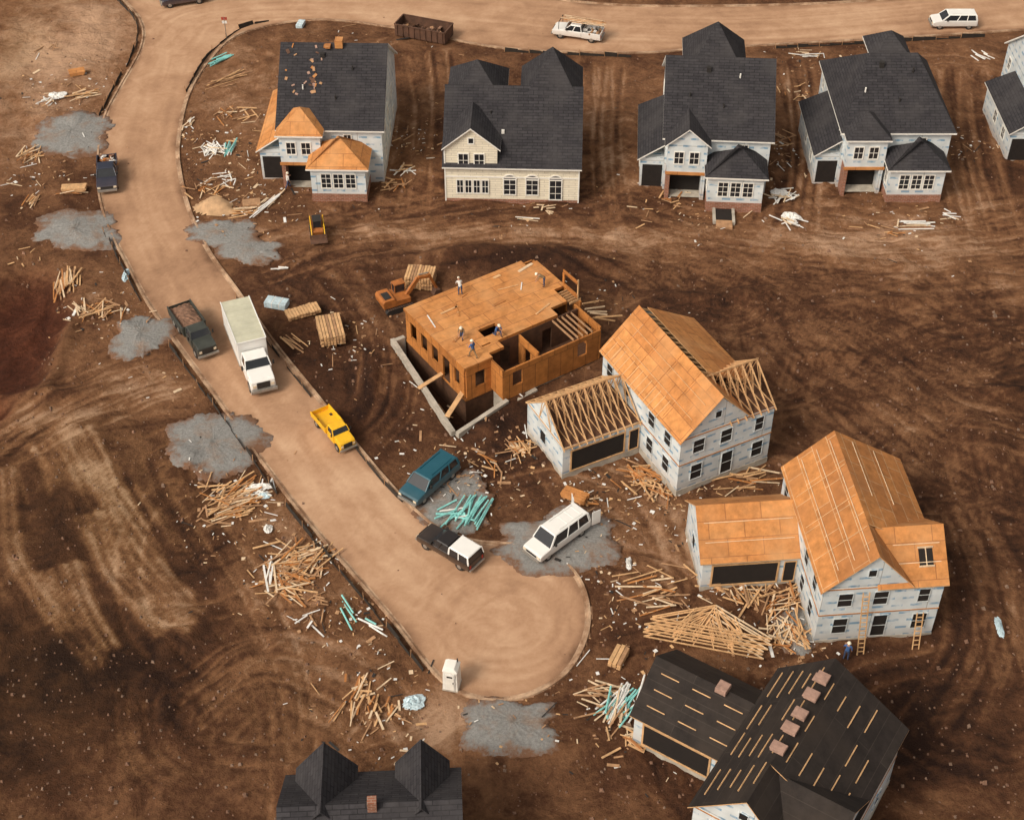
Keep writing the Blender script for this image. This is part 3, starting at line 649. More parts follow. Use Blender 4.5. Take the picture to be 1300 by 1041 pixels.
row_house('unfinished_house',(13.7,30.2,0),math.radians(-4),W=9.3,peak=(1.6,5.2,7.0,12.6,8.4,12.2),porch=True)
row_house('unfinished_house',(29.7,30.9,0),math.radians(0),W=9.6,hipm=True,hipg=True,peak=(3.2,6.4,6.6,11,9,10.9),bay=(4.0,8.9,2.8))
row_house('unfinished_house',(48.3,34.6,0),math.radians(0),W=9.6,bay=(3,7.6,2.8))
def cream_house():
    e=empty('cream_sided_house',(-5.9,28.2,0),math.radians(-2)); w=MB(); W,D=11.8,11.6
    w.box(4.6,0,-.5,W,D,3.9,'cream'); w.box(0,0,-.5,4.6-.003,6,5.7,'cream'); w.box(0,6.003,-.5,4.59,D,5.2,'cream')
    w.poly([(0,0,5.7),(4.6,0,5.7),(2.3,0,7.6)],'cream'); w.poly([(W,0,3.9),(W,D,3.9),(W,D/2,8.4)],'cream'); w.poly([(0,0,3.9),(0,D,3.9),(0,D/2,8.4)],'cream')
    w.box(6.8,5.0,3.9,W-.01,D-.01,7.2,'cream'); w.box(0.01,5.6,5.2,4.8,D-.01,7.0,'cream')
    w.obj('walls',e); f=MB(); f.box(-.03,-.03,-.9,W+.03,D+.03,.35,'brick'); f.obj('foundation',e)
    r=MB(); gable(r,'x',-.3,W+.3,0,D,D/2,3.9,8.4,'shingle',.35,.14,'white')
    gable(r,'y',-.3,4.2,0,4.6,2.3,5.7,7.6,'shingle',.3,.14,'white')
    hip(r,.0,5.0,5.0,D,6.9,9.7,.25,'x',2.75,'shingle'); hip(r,6.7,4.6,W,D,7.1,11.2,.3,'x',2.85,'shingle'); r.obj('roof',e)
    o=MB(); n=(0,-1,0)
    for x in (1.1,2.5): window(o,(x,-.004,3.6),(1,0,0),n,1.0,1.5)
    for x in (.9,1.65,2.4,3.15): window(o,(x,-.034,.9),(1,0,0),n,.7,1.5)
    for x in (5.1,7.1): window(o,(x,-.034,.8),(1,0,0),n,1.2,1.7,'white','glass',2,3); 
    for x in (5.1,7.1,9.2):
        c=Vector((x+.6,-.05,2.5)); pts=[c+Vector((.6*math.cos(a),0,.45*math.sin(a))) for a in np.linspace(0,math.pi,9)]; o.poly(pts,'glass')
        for a,b in zip(pts[:-1],pts[1:]): o.beam(a,b,.1,.08,'white',(0,1,0))
    window(o,(9.2,-.034,.35),(1,0,0),n,1.2,2.15,'white','glass',2,3)
    window(o,(2.0,-.004,6.0),(1,0,0),n,.6,.7,'white','glass',1,1)
    for yy in (2,5,8.5): window(o,(W+.034,yy,1.1),(0,1,0),(1,0,0),.95,1.4)
    for yy in (7,9.5): window(o,(W+.003,yy,5),(0,1,0),(1,0,0),.95,1.3)
    o.box(-.02,-.06,2.9-.3,W,-.034,2.75,'white'); o.box(W,-.06,0,W+.12,-.01,3.8,'white'); o.box(-.12,-.06,0,0,-.01,5.6,'white')
    o.obj('windows_and_trim',e)
    v=MB(); v.box(4.9,2.2,5.4,5.15,2.4,6.1,'white'); v.cyl((3.9,3.7,6.4),(3.9,3.7,7.2),.07,.07,8,'chassis'); v.obj('vents',e)
cream_house()
e=empty('shingled_house',(-12.2,-42.9,0),math.radians(3)); w=MB(); w.box(0,0,-.5,9.4,7,4.2,'wrap'); w.poly([(0,0,4.2),(0,7,4.2),(0,3.5,6.6)],'wrap'); w.poly([(9.4,0,4.2),(9.4,7,4.2),(9.4,3.5,6.6)],'wrap'); w.obj('walls',e)
r=MB(); gable(r,'x',-.3,9.7,0,7,3.5,4.2,6.6,'shingle',.35,.14,'white'); gable(r,'y',2.9,7.4,.6,3.6,2.1,4.9,6.9,'shingle',side='shingle'); gable(r,'y',2.9,7.4,6.2,8.8,7.5,5.0,6.8,'shingle',side='shingle')
r.box(4.6,3.1,6.2,5.1,3.6,7.3,'brick'); r.obj('roof',e)
# ---------------------------------------------------------------- platform house
e=empty('platform_framed_house',(PO[0],PO[1],0),PR)
c=MB()
def wl(p,q,z0=-2.6,z1=.35,t=.35): c.beam((p[0],p[1],(z0+z1)/2),(q[0],q[1],(z0+z1)/2),t,z1-z0,'concrete')
wl((-.95,9.4),(-2.75,-2.6)); wl((-2.6,-2.9),(2.6,-1.9),z1=.347); wl((2.6,-2.05),(5.4,-1.75),z1=.0)
c.box(-.8,8.95,-2.6,0,9.3,.34,'concrete')
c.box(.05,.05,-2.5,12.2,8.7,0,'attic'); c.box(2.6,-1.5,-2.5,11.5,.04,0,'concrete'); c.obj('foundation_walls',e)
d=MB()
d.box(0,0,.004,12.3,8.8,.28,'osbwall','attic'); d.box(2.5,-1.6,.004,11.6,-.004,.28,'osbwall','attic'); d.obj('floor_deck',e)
w=MB()
def fw(x0,y0,x1,y1,ops=(),z0=.28,z1=3.1,k='osbwall'):
    a=Vector((x0,y0,0));b=Vector((x1,y1,0)); Lg=(b-a).length; du=(b-a)/Lg; n=Vector((du.y,-du.x,0)); cur=0
    for s0,ww,zb,zt in sorted(ops):
        if s0>cur: w.obox(a+du*cur+Vector((0,0,z0)),du,(0,0,1),n,s0-cur,z1-z0,.14,k)
        if zb>z0+.02: w.obox(a+du*s0+Vector((0,0,z0)),du,(0,0,1),n,ww,zb-z0,.14,k)
        w.obox(a+du*s0+Vector((0,0,zt)),du,(0,0,1),n,ww,z1-zt,.14,k)
        cur=s0+ww
    w.obox(a+du*cur+Vector((0,0,z0)),du,(0,0,1),n,Lg-cur,z1-z0,.14,k)
fw(.14,8.7,.14,.14,[(.7,.9,1.0,2.5),(2.3,.9,1.0,2.5),(3.9,.9,1.0,2.5),(5.5,1.0,.3,2.5),(7.2,.7,1.0,2.5)])
fw(.14,.14,2.5,.14,[(.8,.9,1.0,2.5)]); fw(2.5,.14,2.5,-1.6); fw(2.5,-1.46,11.6,-1.46,[(.8,.9,1.1,2.5),(6.9,.9,1.1,2.5)],z1=2.9)
fw(11.6,-1.46,11.6,2.0,[(1.1,.9,1.0,2.4)]); fw(12.2,2.0,12.2,8.7,[(1,.9,1,2.5),(4,.9,1,2.5)]); fw(12.2,8.7,.14,8.7,[(2,.9,1,2.5),(6,.9,1,2.5)])
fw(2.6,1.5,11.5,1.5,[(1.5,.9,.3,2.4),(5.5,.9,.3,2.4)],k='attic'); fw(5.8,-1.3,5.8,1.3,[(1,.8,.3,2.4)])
w.obj('stud_walls',e)
d=MB(); z0,z1=3.104,3.36
for x0,y0,x1,y1 in ((-.05,1.55,3.3,8.9),(-.05,-.05,2.5,1.545),(3.304,3.3,9.6,8.9),(4.9,1.4,9.6,3.296),(3.304,1.4,4.89,2.3),(9.604,2.4,11.2,8.9),(11.204,4.2,12.3,8.2),(2.504,.5,3.9,1.395)):
    d.box(x0,y0,z0,x1,y1,z1+U(0,.003),'osbwall','osb')
for x,y,a in ((10.2,7.6,.2),(6,5,.1),(7.4,6.6,-.2),(2,6.5,.05),(4.5,7.4,.3),(1.0,3,.4),(8,8,.1),(3.1,5.5,1.2),(9,5.6,.9),(8.2,2.3,.3),(.8,5.4,1.4)):
    d.obox((x,y,3.38),(math.cos(a),math.sin(a),0),(0,0,1),(-math.sin(a),math.cos(a),0),U(.6,1.8),.04,U(.08,.3),random.choice(['palelumber','osb2','lumber','scrapwhite']))
d.obj('upper_deck',e)
j=MB()
for i in (9,10,11,12,13): j.beam((5.0+i*.45,-1.5,3.0),(5.0+i*.45,1.45,3.0),.05,.2,'lumber2')
for i in range(6): j.beam((11.3+.0,2.2+i*.3,3.2),(12.4,2.2+i*.3,3.2),.05,.2,'lumber')
j.beam((12.1,2.2,3.36),(12.1,2.2,5.2),.1,.1,'lumber')
j.obox((12.05,2.2,3.36),(0,1,0),(0,0,1),(1,0,0),2.0,.35,.1,'osbwall'); j.obox((12.05,2.2,4.7),(0,1,0),(0,0,1),(1,0,0),2.0,.3,.1,'osbwall'); j.obox((12.05,4.0,3.7),(0,1,0),(0,0,1),(1,0,0),.25,1.0,.1,'osbwall')
for i in range(6): j.beam((12.4,.2+i*.35,2.4+U(-.3,.5)),(14.2+U(-.5,.3),-.6+i*.5,2.0+U(-.6,.5)),.06,.12,random.choice(['lumber','palelumber']))
j.beam((-2.3,-1.0,.4),(.2,.6,.6),.4,.06,'lumber'); j.beam((-2.4,3,.38),(.2,3.4,.5),.35,.06,'lumber')
j.obj('joists_and_planks',e)
def deck_world(x,y,z): c_,s_=math.cos(PR),math.sin(PR); return (PO[0]+x*c_-y*s_,PO[1]+x*s_+y*c_,z)
# ---------------------------------------------------------------- vehicles
def wheels(e,xs,y,r,w=.24,dual=()):
    mb=MB()
    for x in xs:
        for s in (-1,1):
            mb.cyl((x,s*(y-w),r),(x,s*y,r),r,r,18,'tyre'); mb.cyl((x,s*y,r),(x,s*(y+.015),r),r*.55,r*.5,14,'hub')
            mb.cyl((x,s*(y-w-.05),r+.03),(x,s*(y-.035),r+.03),r*1.16,r*1.16,18,'chassis')
    mb.obj('wheels',e)
def greenhouse(e,a,b,z0,z1,paint,posts=(.0,.45,.75,1.),roofmat=None):
    mb=MB(); mb.frus(a,b,z0,z1-.05,'glass'); mb.obj('glass',e,bevel=.04)
    p=MB(); 
    for s in (-1,1):
        for t in posts:
            p0=(a[0]+(a[1]-a[0])*t,s*(a[2]+.005),z0); p1=(b[0]+(b[1]-b[0])*t,s*(b[2]+.005),z1-.03); p.beam(p0,p1,.09,.09,paint)
    p.frus((b[0]-.05,b[1]+.05,b[2]+.03),(b[0]+.03,b[1]-.05,b[2]-.06),z1-.06,z1+.03,roofmat or paint); p.obj('roof_and_pillars',e,bevel=.03)
def lights(e,xf,xr,w,z,zr=None):
    mb=MB()
    for s in (-1,1):
        mb.box(xf-.02,s*w-.15,z-.1,xf+.03,s*w+.15,z+.1,'lens'); mb.box(xr-.03,s*w-.08,(zr or z)-.18,xr+.02,s*w+.08,(zr or z)+.18,'redlens')
    mb.box(xf-.01,-w+.2,z-.12,xf+.02,w-.2,z+.1,'chassis'); mb.box(xf-.05,-w-.15,z-.42,xf+.12,w+.15,z-.22,'hub'); mb.box(xr-.12,-w-.15,z-.42,xr+.02,w+.15,z-.24,'hub')
    for s in (-1,1): mb.box(xf-1.75,s*(w+.28)-.09,z+.35,xf-1.6,s*(w+.28)+.09,z+.6,'chassis')
    mb.obj('lights_bumpers_mirrors',e,bevel=.02)
def veh(name,rear,front,zc=.7,sc=1):
    a=Vector(G(*rear,zc));b=Vector(G(*front,zc)); m=(a+b)/2; an=math.atan2(b.y-a.y,b.x-a.x)
    return empty(name,(m.x,m.y,max(hp(m.x,m.y)-.04,.02)),an,sc)
def van(name,rear,front,paint,doors=False,suv=False,Lh=2.65,sc=.92):
    e=veh(name,rear,front,.7,sc); k=Lh/2.65
    mb=MB(); zt=1.15
    mb.prof([(-2.6*k,.42),(2.5*k,.38),(2.65*k,.55),(2.62*k,.9),(2.45*k,1.0),(1.55*k,zt),(-2.62*k,zt+.02),(-2.66*k,.7)],-.98,.98,paint); mb.obj('body',e,bevel=.09,seg=3)
    H=1.8 if suv else 2.05
    greenhouse(e,(-2.58*k,1.6*k,.95),(-2.4*k,.85*k if suv else 1.0*k,.8),zt-.02,H,paint,posts=(0,.03,.3,.58,.97,1))
    wheels(e,(-1.7*k,1.75*k),.97,.37); lights(e,2.66*k,-2.66*k,.75,.8)
    r=MB()
    for s in (-.6,.6): r.beam((-2.0*k,s,H+.07),(.4*k,s,H+.07),.05,.05,paint)
    if not suv:
        for x in (-1.9,-1.2,-.5): r.beam((x*k,-.7,H+.04),(x*k,.7,H+.04),.04,.03,paint)
    r.obj('roof_rails',e)
    if doors:
        d=MB(); d.obox((-2.68*k,-.98,.5),(-.55,-.85,0),(0,0,1),(.1,0,0),.8,1.45,.5,paint); d.obox((-2.68*k,.98,.5),(-.95,.25,0),(0,0,1),(0,.1,0),.8,1.45,.5,paint); d.obj('rear_doors',e,bevel=.02)
    return e
def pickup(name,rear,front,paint,cap=None,cargo=None,rack=False,sc=.95):
    e=veh(name,rear,front,.7,sc); mb=MB()
    mb.prof([(-.6,.45),(2.6,.42),(2.75,.6),(2.72,.95),(2.5,1.02),(1.35,1.12),(-.6,1.12)],-.97,.97,paint); mb.obj('body',e,bevel=.08,seg=3)
    b=MB(); b.box(-2.75,-.97,.45,-.61,.97,.62,paint)
    for s in (-1,1): b.box(-2.75,s*.97-.05*(1+s),.62,-.61,s*.97+.05*(1-s),1.15,paint); 
    b.box(-2.75,-.87,.62,-2.66,.87,1.12,paint); b.box(-2.65,-.86,.625,-.62,.86,.65,'chassis'); b.obj('cargo_bed',e,bevel=.02)
    greenhouse(e,(-.6,1.4,.93),(-.45,.7,.76),1.1,1.72,paint,posts=(0,.5,1))
    wheels(e,(-1.75,1.8),.96,.38); lights(e,2.76,-2.76,.75,.82)
    if cap: greenhouse(e,(-2.74,-.66,.95),(-2.6,-.68,.85),1.14,1.85,cap,posts=(0,.03,.5,.97,1))
    if cargo:
        c=MB()
        for i in range(26):
            x=U(-2.5,-.9);y=U(-.7,.7);z=U(.7,1.15); a=U(0,3); c.obox((x,y,z),(math.cos(a),math.sin(a),0),(0,0,1),(-math.sin(a),math.cos(a),0),U(.2,.6),U(.08,.25),U(.1,.3),random.choice(cargo))
        c.obj('cargo',e)
    if rack:
        c=MB()
        for x in (-2.6,-.7,2.0):
            c.beam((x,-.9,1.1),(x,-.85,1.95),.06,.06,'chassis');c.beam((x,.9,1.1),(x,.85,1.95),.06,.06,'chassis');c.beam((x,-.9,1.95),(x,.9,1.95),.06,.06,'chassis')
        for i in range(14): yy=U(-.75,.75); c.beam((-2.9+U(-.3,.3),yy,2.03+U(0,.15)),(1.4+U(-1,.6),yy+U(-.12,.12),2.03+U(0,.12)),.09,.05,random.choice(['lumber2','lumber2','osb2','palelumber']))
        c.obj('lumber_rack',e)
    return e
def truckcab(e,paint,x0,hood=True,w=1.1,h=2.35,z0=.75):
    c=MB()
    if hood: c.prof([(x0,z0-.15),(x0+3.0,z0-.2),(x0+3.1,z0+.1),(x0+3.05,z0+.65),(x0+2.85,z0+.8),(x0+1.5,z0+.95),(x0,z0+.95)],-w+.1,w-.1,paint)
    c.box(x0,-w,z0-.2,x0+1.55,w,z0+.9,paint); c.obj('cab_body',e,bevel=.08,seg=3)
    greenhouse(e,(x0+.02,x0+1.6,w-.03),(x0+.05,x0+1.2,w-.16),z0+.88,h,paint,posts=(0,.12,.95,1))
    f=MB()
    for s in (-1,1):
        f.cyl((x0+2.25,s*(w-.05),.52),(x0+2.25,s*(w-.45),.52),.66,.66,18,paint); f.beam((x0+1.5,s*w,z0+1.1),(x0+1.55,s*(w+.25),z0+1.2),.03,.03,'chassis'); f.box(x0+1.5,s*(w+.2)-.08,z0+.95,x0+1.55,s*(w+.2)+.08,z0+1.4,'chassis')
        f.box(x0+3.07,s*.75-.14,z0+.15,x0+3.13,s*.75+.14,z0+.4,'lens')
    f.box(x0+3.07,-.55,z0,x0+3.13,.55,z0+.6,'chassis'); f.box(x0+3.05,-w,z0-.35,x0+3.25,w,z0-.1,'hub'); f.obj('fenders_grille_bumper',e,bevel=.02)
def box_truck():
    e=veh('box_truck',(303,408),(334,486),1.2,.94); ch=MB(); ch.box(-4.6,-.45,.6,4.0,.45,.85,'chassis'); ch.box(-4.7,-1.1,.5,-4.6,1.1,.65,'chassis'); ch.obj('chassis',e)
    b=MB(); b.box(-4.7,-1.22,.95,1.25,1.22,3.35,'paintwhite','boxroof'); b.obj('cargo_box',e,bevel=.04)
    t=MB()
    for s in (-1,1):
        t.beam((-4.7,s*1.23,3.36),(1.25,s*1.23,3.36),.08,.08,'paintwhite'); t.beam((-4.7,s*1.23,.98),(1.25,s*1.23,.98),.07,.1,'hub')
        for i in range(9): t.beam((-4.5+i*.7,s*1.225,1.05),(-4.5+i*.7,s*1.225,3.3),.04,.03,'paintwhite')
    for i in range(9): t.beam((-4.4+i*.66,-1.2,3.357),(-4.4+i*.66,1.2,3.357),.04,.02,'boxroof')
    t.beam((-4.71,-.02,1),(-4.71,.02,3.3),.03,.03,'hub'); t.beam((1.26,-1.2,3.36),(1.26,1.2,3.36),.08,.08,'paintwhite'); t.obj('box_rails',e)
    truckcab(e,'paintwhite',1.35,z0=.85,h=2.5); wheels(e,(-3.2,3.55),1.08,.5,.3)
box_truck()
def dump(name,rear,front,paint,bedmat,load,k=1.0,x_bed=(-3.6,.6),z=.95,hb=1.1,cabx=.75,wx=(-2.7,-1.5,2.95),h=2.4,zc=1.1,w=1.15,cabh=True):
    e=veh(name,rear,front,zc,k); ch=MB(); ch.box(x_bed[0],-.4,.55,cabx+2.6,.4,.8,'chassis'); ch.obj('chassis',e)
    b=MB(); x0,x1=x_bed
    b.box(x0,-w,z,x1,w,z+.1,bedmat)
    for s in (-1,1): b.hexa([(x0,s*w-.06,z+.1),(x1,s*w-.06,z+.1),(x1,s*w+.02,z+.1),(x0,s*w+.02,z+.1),(x0,s*(w+.06)-.06,z+hb),(x1,s*(w+.06)-.06,z+hb),(x1,s*(w+.06)+.02,z+hb),(x0,s*(w+.06)+.02,z+hb)],bedmat)
    for s in (-1,1):
        for i in range(6): xx=x0+.2+(x1-x0-.4)*i/5; b.beam((xx,s*(w+.05),z+.1),(xx,s*(w+.1),z+hb),.09,.07,bedmat)
        b.beam((x0,s*(w+.06),z+hb),(x1,s*(w+.06),z+hb),.12,.1,bedmat)
    b.box(x0-.06,-w,z+.1,x0,w,z+hb-.1,bedmat); b.box(x1,-w-.05,z+.1,x1+.07,w+.05,z+hb+.2,bedmat); b.obj('dump_bed',e,bevel=.015)
    if load:
        l=MB(); nn,mm=18,10; kk=l.mi(load)
        for i in range(nn+1):
            for q in range(mm+1):
                tx=i/nn;ty=q/mm; l.v.append((x0+.02+(x1-x0-.04)*tx,-w+.06+(2*w-.12)*ty,z+hb-.35+.35*math.sin(math.pi*ty)*math.sin(math.pi*tx)+U(-.08,.08)))
        for i in range(nn):
            for q in range(mm): a=i*(mm+1)+q; l.f.append((a,a+1,a+mm+2,a+mm+1)); l.m.append(kk)
        l.obj('load',e)
    truckcab(e,paint,cabx,z0=.8,h=h,w=1.08,hood=cabh); wheels(e,wx,1.1,.5,.3); return e
dump('dump_truck',(231,396),(259,436),'paintgreen','paintgreen','load',.8)
dump('yellow_dump_truck',(407,520),(438,556),'yellow','yellow',None,.64,x_bed=(-3.2,.4),cabx=.5,wx=(-2.2,2.75),hb=.8)
pickup('pickup_truck',(136,200),(136,240),'paintnavy',cargo=['load','lumber2','scrapwhite','orange'])
van('teal_passenger_van',(570,588),(520,631),'paintteal',suv=True)
pickup('pickup_with_camper_shell',(592,706),(550,681),'paintblack',cap='paintwhite',sc=.86)
van('white_passenger_van',(734,662),(680,701),'paintwhite',doors=True,Lh=2.85,sc=.88)
pickup('pickup_with_lumber_rack',(762,44),(706,36),'paintwhite',rack=True,cargo=['lumber2','scrapwhite'])
van('white_suv',(1237,26),(1184,26),'paintwhite',suv=True,sc=.9)
van('dark_suv',(250,-6),(215,-1),'paintnavy',suv=True)
def dumpster():
    e=veh('roll_off_dumpster',(506,34),(571,46),.6,.95); b=MB(); Lx,w,h=3.0,1.2,1.5
    b.box(-Lx,-w,.15,Lx,w,.25,'rust')
    for s in (-1,1):
        b.box(-Lx,s*w-.04,.25,Lx,s*w+.04,h,'rust')
        for i in range(9): xx=-Lx+.3+i*.68; b.beam((xx,s*(w+.08),.2),(xx,s*(w+.08),h),.1,.08,'rust')
        b.beam((-Lx,s*(w+.03),h),(Lx,s*(w+.03),h),.14,.12,'rust')
    for s in (-1,1): b.box(s*Lx-.04,-w+.05,.25,s*Lx+.04,w-.05,h,'rust'); b.beam((s*Lx,-w,h),(s*Lx,w,h),.14,.12,'rust')
    b.obj('container',e); c=MB()
    for i in range(70): x=U(-2.7,2.0);y=U(-.9,.8);a=U(0,3); c.obox((x,y,U(.4,.9)),(math.cos(a)*.6,math.sin(a)*.6,U(-.2,.2)),(0,0,1),(-math.sin(a),math.cos(a),0),U(.3,1.2),.08,U(.08,.4),random.choice(['lumber2','load','attic','rust','attic','rust']))
    c.obj('waste',e)
dumpster()
def excavator():
    x,y=G(502,372,1); e=empty('excavator',(x,y,hz(x,y)),math.radians(28),.68); t=MB()
    for s in (-1,1):
        t.prof([(-1.9,.35),(-1.6,.02),(1.6,.02),(1.9,.35),(1.9,.55),(1.6,.85),(-1.6,.85),(-1.9,.55)],s*1.25-.28,s*1.25+.28,'chassis')
        for i in range(12): t.box(-1.6+i*.28,s*1.25-.3,.85,-1.48+i*.28,s*1.25+.3,.89,'rust')
    t.box(-.9,-1,.4,.9,1,.9,'chassis'); t.obj('tracks',e,bevel=.03)
    b=MB(); b.prof([(-2.1,1.0),(1.5,1.0),(1.5,1.7),(-.4,1.8),(-.6,2.15),(-2.0,2.15),(-2.2,1.8)],-1.25,1.25,'orange'); b.box(.0,.25,1.72,1.45,1.2,1.85,'rust'); b.box(-1.8,-.9,2.15,-.9,.5,2.25,'chassis'); b.obj('upper_body',e,bevel=.07)
    ge=empty('cab',(0,0,0)); ge.parent=e
    g=MB(); g.box(.05,.28,1.85,1.4,1.18,2.85,'glass'); 
    for px in (.05,1.4):
        for py in (.28,1.18): g.beam((px,py,1.8),(px,py,2.9),.09,.09,'orange')
    g.box(0,.23,2.85,1.45,1.23,2.97,'orange'); g.obj('cab_frame',ge,bevel=.02)
    a=MB(); P=[(1.2,-.4,1.5),(2.9,-.4,3.6),(4.6,-.4,3.3),(5.3,-.4,1.2)]
    a.beam(P[0],P[1],.35,.5,'orange');a.beam(P[1],P[2],.33,.42,'orange');a.beam((4.3,-.4,3.7),P[3],.28,.34,'orange')
    a.beam((1.4,-.15,1.9),(2.6,-.15,3.4),.12,.12,'hub'); a.beam((3.0,-.4,4.0),(4.3,-.4,3.9),.12,.12,'hub')
    a.prof([(5.0,1.3),(5.6,1.2),(5.7,.7),(5.3,.25),(4.6,.3),(4.7,.7)],-.95,.15,'rust')
    for i in range(5): a.beam((4.6,-.9+i*.24,.32),(4.35,-.9+i*.24,.42),.08,.05,'rust')
    a.obj('boom_and_bucket',e,bevel=.03)
excavator()
def skid():
    x,y=G(403,290,.7); e=empty('skid_steer_loader',(x,y,hz(x,y)),math.radians(-80),.78); b=MB()
    b.prof([(-1.3,.4),(1.0,.4),(1.1,.9),(.4,1.1),(-.5,1.3),(-1.3,1.35)],-.6,.6,'orange'); b.obj('body',e,bevel=.05)
    c=MB(); c.box(-.6,-.42,1.1,.55,.42,1.9,'glass')
    for px in (-.6,.55):
        for py in (-.42,.42): c.beam((px,py,1.0),(px,py,2.0),.09,.09,'chassis')
    c.box(-.68,-.5,1.95,.62,.5,2.03,'chassis')
    for s in (-1,1): c.beam((-1.2,s*.72,1.5),(.9,s*.72,1.3),.12,.2,'yellow'); c.beam((.9,s*.72,1.35),(1.5,s*.72,.4),.12,.18,'yellow'); c.beam((-1.1,s*.7,.8),(-1.2,s*.72,1.55),.12,.2,'rust')
    c.prof([(1.4,.75),(1.5,.12),(2.2,.08),(2.25,.14),(1.6,.25),(1.5,.8)],-.95,.95,'rust'); c.obj('cab_arms_bucket',e,bevel=.02); wheels(e,(-.7,.6),.9,.38,.26)
skid()
x,y=G(574,870); e=empty('portable_toilet',(x,y,.02),math.radians(-12),.9); b=MB()
b.box(-.58,-.58,.0,.58,.58,.12,'concrete'); b.frus((-.55,.55,.55),(-.5,.5,.5),.12,2.1,'white'); b.obj('cabin',e,bevel=.03)
b=MB(); b.frus((-.55,.55,.55),(-.3,.3,.42),2.1,2.38,'white'); b.cyl((.35,.35,2.2),(.35,.35,2.65),.05,.05,8,'chassis'); b.obj('roof',e,bevel=.04)
b=MB(); b.box(-.36,-.60,.2,.36,-.56,1.95,'scrapwhite'); b.box(-.30,-.625,.25,.30,-.602,1.9,'white'); b.box(-.2,-.64,1.6,.2,-.627,1.75,'dark'); b.box(.22,-.66,1.0,.27,-.627,1.15,'chassis'); b.obj('door',e)
x,y=G(288,50); s=MB(); s.cyl((x,y,0),(x,y,2.5),.04,.04,8,'hub'); s.box(x-.3,y-.02,2.2,x+.3,y+.02,2.5,'shirtr'); s.box(x-.25,y-.03,1.8,x+.25,y-.01,2.1,'scrapwhite'); s.obj('street_sign')
# ---------------------------------------------------------------- material piles
def pile(name,u,v,n,Ln,ang,spread,aspr,mats,wd=.095,th=.045,hmax=.4,pipe=False,r=.07):
    x,y=G(u,v); mb=MB(); spread*=.85; Ln*=.88; n=int(n*1.25)
    for i in range(n):
        a=math.radians(ang+random.gauss(0,aspr)); l=Ln*U(.3,1.05); cx_=x+random.gauss(0,spread);cy_=y+random.gauss(0,spread*.8)
        g=hz(cx_,cy_)
        if g==.02 and not pipe: continue
        h0=hp(cx_,cy_)+.05; z=h0+hmax*i/n*U(.3,1); t=U(-.04,.04)
        dx,dy=math.cos(a)*l/2,math.sin(a)*l/2
        p=(cx_-dx,cy_-dy,z-t*l);q=(cx_+dx,cy_+dy,z+t*l)
        m_=random.choice(mats)
        if pipe: mb.cyl(p,q,r,r,8,m_)
        else: mb.beam(p,q,wd*U(.6,1.5),th,m_)
    if mb.v: return mb.obj(name)
W_=['lumber','palelumber','lumber2','lumber','osb2']; WW=['scrapwhite','white','palelumber','scrapwhite']
